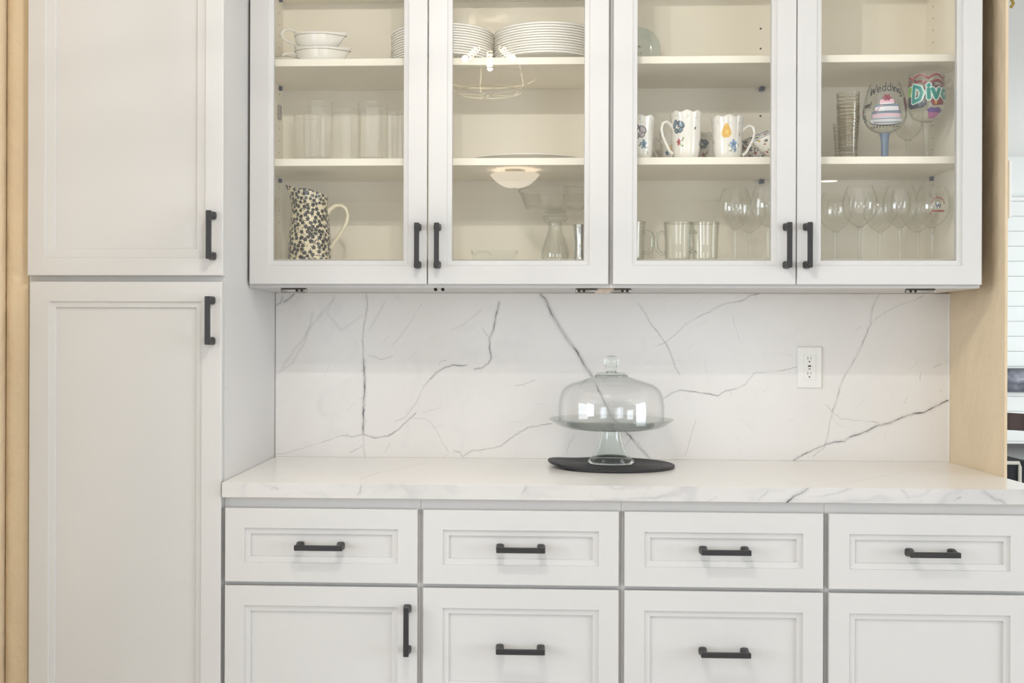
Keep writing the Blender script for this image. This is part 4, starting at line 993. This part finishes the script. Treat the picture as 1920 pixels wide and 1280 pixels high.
wavy(520, 56, 34, srgb(210, 170, 160)); wavy(518, 56, 26, MR); wavy(440, 50, 30, MR)
LX = c0+75; cv.poly([(LX-360, 430), (LX-240, 450), (LX-250, 360), (LX-300, 220), (LX-370, 190), (LX-340, 300)], srgb(222, 226, 210)); cv.poly([(LX-350, 422), (LX-252, 438), (LX-260, 360), (LX-306, 236), (LX-352, 206), (LX-328, 306)], srgb(112, 168, 52))
cv.poly([(c0-250, 300), (c0+10, 310), (c0+20, 180), (c0-30, 140), (c0-220, 140), (c0-262, 200)], srgb(34, 44, 58)); cv.ell(c0-70, 230, 22, 50, srgb(90, 105, 120))
cv.poly([(c0+60, 250), (c0+260, 270), (c0+250, 180), (c0+90, 160)], MR); cv.ell(c0+130, 210, 18, 36, srgb(200, 140, 40))
cv.poly([(c0+20, 110), (c0+70, 140), (c0+120, 128), (c0+180, 142), (c0+250, 104), (c0+220, 60), (c0+60, 60)], srgb(96, 66, 134)); cv.poly([(c0+36, 76), (c0+226, 76), (c0+190, 10), (c0+60, 10)], srgb(176, 104, 146))
TE = srgb(38, 150, 138); WT = srgb(225, 232, 226)
for wd, col in ((74, WT), (50, TE)):
    write(cv, 'D', c0-150, 225, 210, wd, col); write(cv, 'iva', c0+20, 262, 190, wd, col, gap=.22, stretch=1.1)
write(cv, 'D', c0-150, 225, 210, 6, srgb(16, 90, 84)); write(cv, 'iva', c0+20, 262, 190, 6, srgb(16, 90, 84), gap=.22, stretch=1.1)
M['diva'] = glass('lettered_goblet_glass', tint=(.985, .99, .986), edge=(.45, .48, .46), power=5, f0=.04, decal=cv.a)
vx = PX(1737, -.235, 190)
t = thing('lettered_goblet', 'tall goblet with teal letters, a green leaf and red wavy lines at its rim', 'glass', (vx, -.235, F2))
o = smoothprof([(.004, .096), (.016, .098), (.034, .108), (.0440, .128), (.0455, .150), (.0440, .185), (.0425, .218)], 6)
part('bowl', lathe(shell([(0, .096)]+o, .0016), 80, (vx, -.235, F2), uvrange=(.10, .218)), M['diva'], t, True)
s = smoothprof([(.032, 0), (.0325, .002), (.016, .005), (.0085, .012), (.0075, .040), (.0080, .070), (.0120, .092), (.014, .097)], 5)
part('stem', lathe([(0, 0)]+s+[(0, .097)], 48, (vx, -.235, F2)), M['thick'], t, True)
wine(1702, -.105, F2, 'plain clear wine glass standing behind the two painted goblets', R=.040, rim=.030, h=.170, bb_=.075, v=240)

# ------------------------------------------------------------------ ceiling lamp over the worktop (seen mirrored in the glass doors)
t = thing('ceiling_lamp', 'cream ceiling lamp with three clear bulbs inside a wire cage', 'lamp', (LAMPX, LAMPY, ZC))
part('canopy', lathe([(0, ZC-.0005), (.074, ZC-.0005), (.076, ZC-.004), (.076, ZC-.040), (.070, ZC-.050), (0, ZC-.052)], 56, (LAMPX, LAMPY, 0)), M['canopy'], t, True)
part('stem', tube(BM(), [(LAMPX, LAMPY, ZC-.05), (LAMPX, LAMPY, ZC-.105)], .012, 16), M['canopy'], t, True)
cg = BM(); zt, zb = 2.335, 2.165
for z, R_ in ((2.285, .150), (2.200, .172), (2.150, .120)): tube(cg, [(LAMPX+R_*math.cos(2*PI*k/64), LAMPY+R_*math.sin(2*PI*k/64), z) for k in range(64)], .0036, 6, cyc=True)
for k in range(6):
    a = 2*PI*k/6+.3; ca, sa = math.cos(a), math.sin(a)
    tube(cg, [(LAMPX+q*ca, LAMPY+q*sa, z) for q, z in ((.03, 2.385), (.075, 2.350), (.150, 2.285), (.172, 2.200), (.120, 2.150), (.02, 2.140))], .0036, 6)
part('wire_cage', cg, M['canopy'], t, True)
for (p, a) in BULBS:
    d_ = Vector((math.cos(a)*.95, math.sin(a)*.95, -1)).normalized(); c0v = Vector((LAMPX, LAMPY, 2.345))+Vector((math.cos(a), math.sin(a), 0))*.012
    rot = Vector((0, 0, 1)).rotation_difference(d_).to_matrix().to_4x4()
    def xf(bm, rot=rot, c0v=c0v): bm.transform(Matrix.Translation(c0v) @ rot); return bm
    sk = part('socket', xf(lathe([(0, 0), (.014, 0), (.016, .004), (.016, .035), (0, .036)], 24)), M['canopy'], t, True)
    bulb = part('bulb', xf(lathe(smoothprof([(.013, .034), (.016, .048), (.028, .075), (.032, .098), (.026, .122), (.012, .135), (0, .138)], 4), 32)), M['bulbglass'], t, True)
    fb = BM(); pts = []
    for j in range(41): q = j/40; an = q*10*PI; pts.append(((.011)*math.cos(an), .011*math.sin(an), .050+.062*q))
    tube(fb, pts, .0011, 5); part('filament', xf(fb), M['fil'], bulb, True)
# dome lamp further back and a recessed downlight
t = thing('dome_lamp', 'frosted bowl ceiling lamp with a small finial, further back in the room', 'lamp', (.66, -5.7, ZC))
part('fixing', lathe([(0, ZC-.0005), (.07, ZC-.0005), (.07, ZC-.02), (0, ZC-.022)], 40, (.66, -5.7, 0)), M['steel'], t, True)
part('shade', lathe(shell(smoothprof([(.0, 2.315), (.05, 2.318), (.10, 2.336), (.145, 2.372), (.174, 2.405)], 5), .004), 64, (.66, -5.7, 0)), M['shade'], t, True)
part('finial', lathe(smoothprof([(.0, 2.278), (.006, 2.285), (.004, 2.295), (.012, 2.305), (.014, 2.3145), (0, 2.3148)], 4), 24, (.66, -5.7, 0)), M['steel'], t, True)
part('rod', tube(BM(), [(.66, -5.7, 2.316), (.66, -5.7, ZC-.02)], .006, 12), M['steel'], t, True)
dl0 = thing('downlight', 'round recessed white downlight in the ceiling at the back right of the kitchen', 'lamp', (3.0, -6.3, ZC))
part('ring', lathe([(.085, ZC-.0005), (.088, ZC-.004), (.070, ZC-.006), (.066, ZC-.0005)], 40, (3.0, -6.3, 0)), M['trim'], dl0, True)
part('lens', lathe([(0, ZC-.003), (.066, ZC-.003)], 40, (3.0, -6.3, 0)), M['lens'], dl0, True)
clone(dl0, (-1.6, -3.2, ZC), 'round recessed white downlight in the ceiling left of the camera'); clone(dl0, (3.2, -3.0, ZC), 'round recessed white downlight in the ceiling right of the camera')
# white cupboards on the rear wall (mirrored faintly in the doors)
t = thing('sideboard', 'low white sideboard against the rear wall between the windows', 'cabinet', (.65, YR+.25, 0))
bm = BM(); box(bm, -.6, 1.9, YR+.02, YR+.50, .08, .92, bev=.004); part('body', bm, M['cab'], t)
part('top', bx(-.63, 1.93, YR+.016, YR+.53, .92, .95, bev=.004), M['ctop'], t)
for k in range(4):
    x = -.58+k*.615; db = panel_door(-x-.60, -x, .10, .90, 0, .06, .012); db.transform(Matrix.Rotation(PI, 4, 'Z')); db.transform(Matrix.Translation((0, YR+.521, 0)))
    part('door', db, M['cab'], t)

# ------------------------------------------------------------------ glimpse of the dining room
tx, ty = 2.65, 1.68
tb = thing('dining_table', 'dark dining table glimpsed past the end of the tan wall', 'table', (3.2, 2.0, 0))
part('table_top', bx(2.45, 4.1, 1.55, 2.45, .715, .757, bev=.006), M['tabletop'], tb)
for x in (2.52, 4.03):
    for y in (1.62, 2.38): part('leg', bx(x-.035, x+.035, y-.035, y+.035, 0, .715, bev=.004), M['wood'], tb)
bm = BM()
box(bm, 2.43, 2.735, 1.535, 2.05, .7585, .7625, bev=.001); box(bm, 2.43, 2.735, 1.528, 1.535, .50, .7625, bev=.001)
rn = thing('felt_mat', 'dark grey felt runner with white cord edging hanging over the table end', 'table mat', (2.58, 1.75, .7585)); part('cloth', bm, M['felt'], rn)
bm = BM(); tube(bm, [(2.436, 1.524, .757), (2.60, 1.524, .7575), (2.6850, 1.524, .757), (2.6880, 1.523, .740), (2.688, 1.523, .51)], .0075, 8); tube(bm, [(2.60, 1.80, .765), (2.645, 1.90, .767), (2.64, 1.98, .766), (2.58, 2.02, .765), (2.44, 2.03, .765)], .008, 8)
part('cord_edging', bm, M['cord'], rn, True)['kind'] = 'stuff'
# ladder-back chair behind the table end
def chair(x, y, label):
    t = thing('dining_chair', label, 'chair', (x, y, 0), 'dark wooden dining chairs')
    part('seat', bx(x-.22, x+.22, y-.48, y-.04, .43, .465, bev=.01), M['wood'], t)
    for s in (-1, 1):
        part('leg', bx(x+s*.20-.018, x+s*.20+.018, y-.46, y-.42, 0, .43, bev=.003), M['wood'], t)
        b_ = BM(); tube(b_, [(x+s*.19, y-.02, 0), (x+s*.19, y-.03, .45), (x+s*.20, y+.01, .70), (x+s*.205, y+.05, .905)], .021, 4); part('back_post', b_, M['wood'], t)
    for (za, zb_) in ((.785, .872), (.60, .66)):
        b_ = BM(); n = 12; rows = []
        for k in range(n+1):
            q = -1+2*k/n; xx = x+q*.235; yy = y+.03+.05*(1-q*q)+(za-.78)*.2
            rows.append([b_.verts.new((xx, yy+dy, z_+.010*(1-q*q))) for dy, z_ in ((-.011, za), (.011, za), (.011, zb_), (-.011, zb_))])
        for A, B in zip(rows, rows[1:]):
            for k in range(4): b_.faces.new((A[k], A[(k+1) % 4], B[(k+1) % 4], B[k]))
        b_.faces.new(rows[0]); b_.faces.new(rows[-1][::-1]); bmesh.ops.recalc_face_normals(b_, faces=b_.faces); part('back_rail', b_, M['wood'], t, True)
    return t
chair(3.09, 2.75, 'dark wooden ladder-back dining chair behind the felt-covered table end')
# framed dark picture on a white console against the shiplap
cvp = Canvas(600, 300, srgb(60, 62, 74)); f_ = fbm(300, 600, 5, 5, 21); g_ = np.clip((f_-.35)*2.2, 0, 1)[..., None]; Yg, Xg = np.mgrid[0:300, 0:600]; glow = np.clip(1-np.hypot((Xg-300)/330, (Yg-150)/160), 0, 1)[..., None]
cvp.a[..., :3] = np.array(srgb(52, 54, 66)[:3])*(1-glow*g_)+np.array(srgb(186, 188, 200)[:3])*glow*g_
cvp.line([(120, 90), (260, 140), (330, 200), (430, 170), (560, 210)], 5, (*srgb(70, 70, 84)[:3], .6))
M['art'] = printed('cloudy_grey_painting', cvp.a, .35, .1)
a0, a1 = at(1860, 712, 1, YD-.03), at(1990, 712, 1, YD-.03); zt_, zb2 = PZ(690, YD-.03, 1900), PZ(735, YD-.03, 1900)
t = thing('framed_picture', 'dark framed cloudy grey picture low on the white shiplap wall', 'picture', ((a0.x+a1.x)/2, YD-.02, (zt_+zb2)/2))
fr = BM(); loft = loft_rect(fr, a0.x, a1.x, zb2, zt_, [(0, YD-.018), (0, YD-.045), (.008, YD-.045), (.008, YD-.036), (.008, YD-.018)]); bmesh.ops.recalc_face_normals(fr, faces=fr.faces); part('frame', fr, M['grey'], t)
cb_ = uvbox(BM(), a0.x+.008, a1.x-.008, YD-.036, YD-.019, zb2+.008, zt_-.008, 'xz', (a0.x, a1.x, zb2, zt_), 0); part('canvas', cb_, M['art'], t)
# small white switch box and brass hook on the hidden side of the angled wall end
xw, yw = 1.874, -.335
t = thing('door_chime', 'slim white plastic box on the end of the tan wall', 'wall box', (1.868, -.34, 1.6))
part('case', bx(1.8735, 1.8815, -.345, -.300, 1.545, 1.685, bev=.002), M['plate'], t)
t = thing('brass_hook', 'small brass hook high on the end of the tan wall', 'hook', (1.88, -.32, 2.09))
bm = BM(); tube(bm, [(1.872, -.325, 2.10), (1.884, -.330, 2.085), (1.890, -.330, 2.072), (1.884, -.330, 2.062)], .004, 8); part('hook_body', bm, M['brass'], t, True)
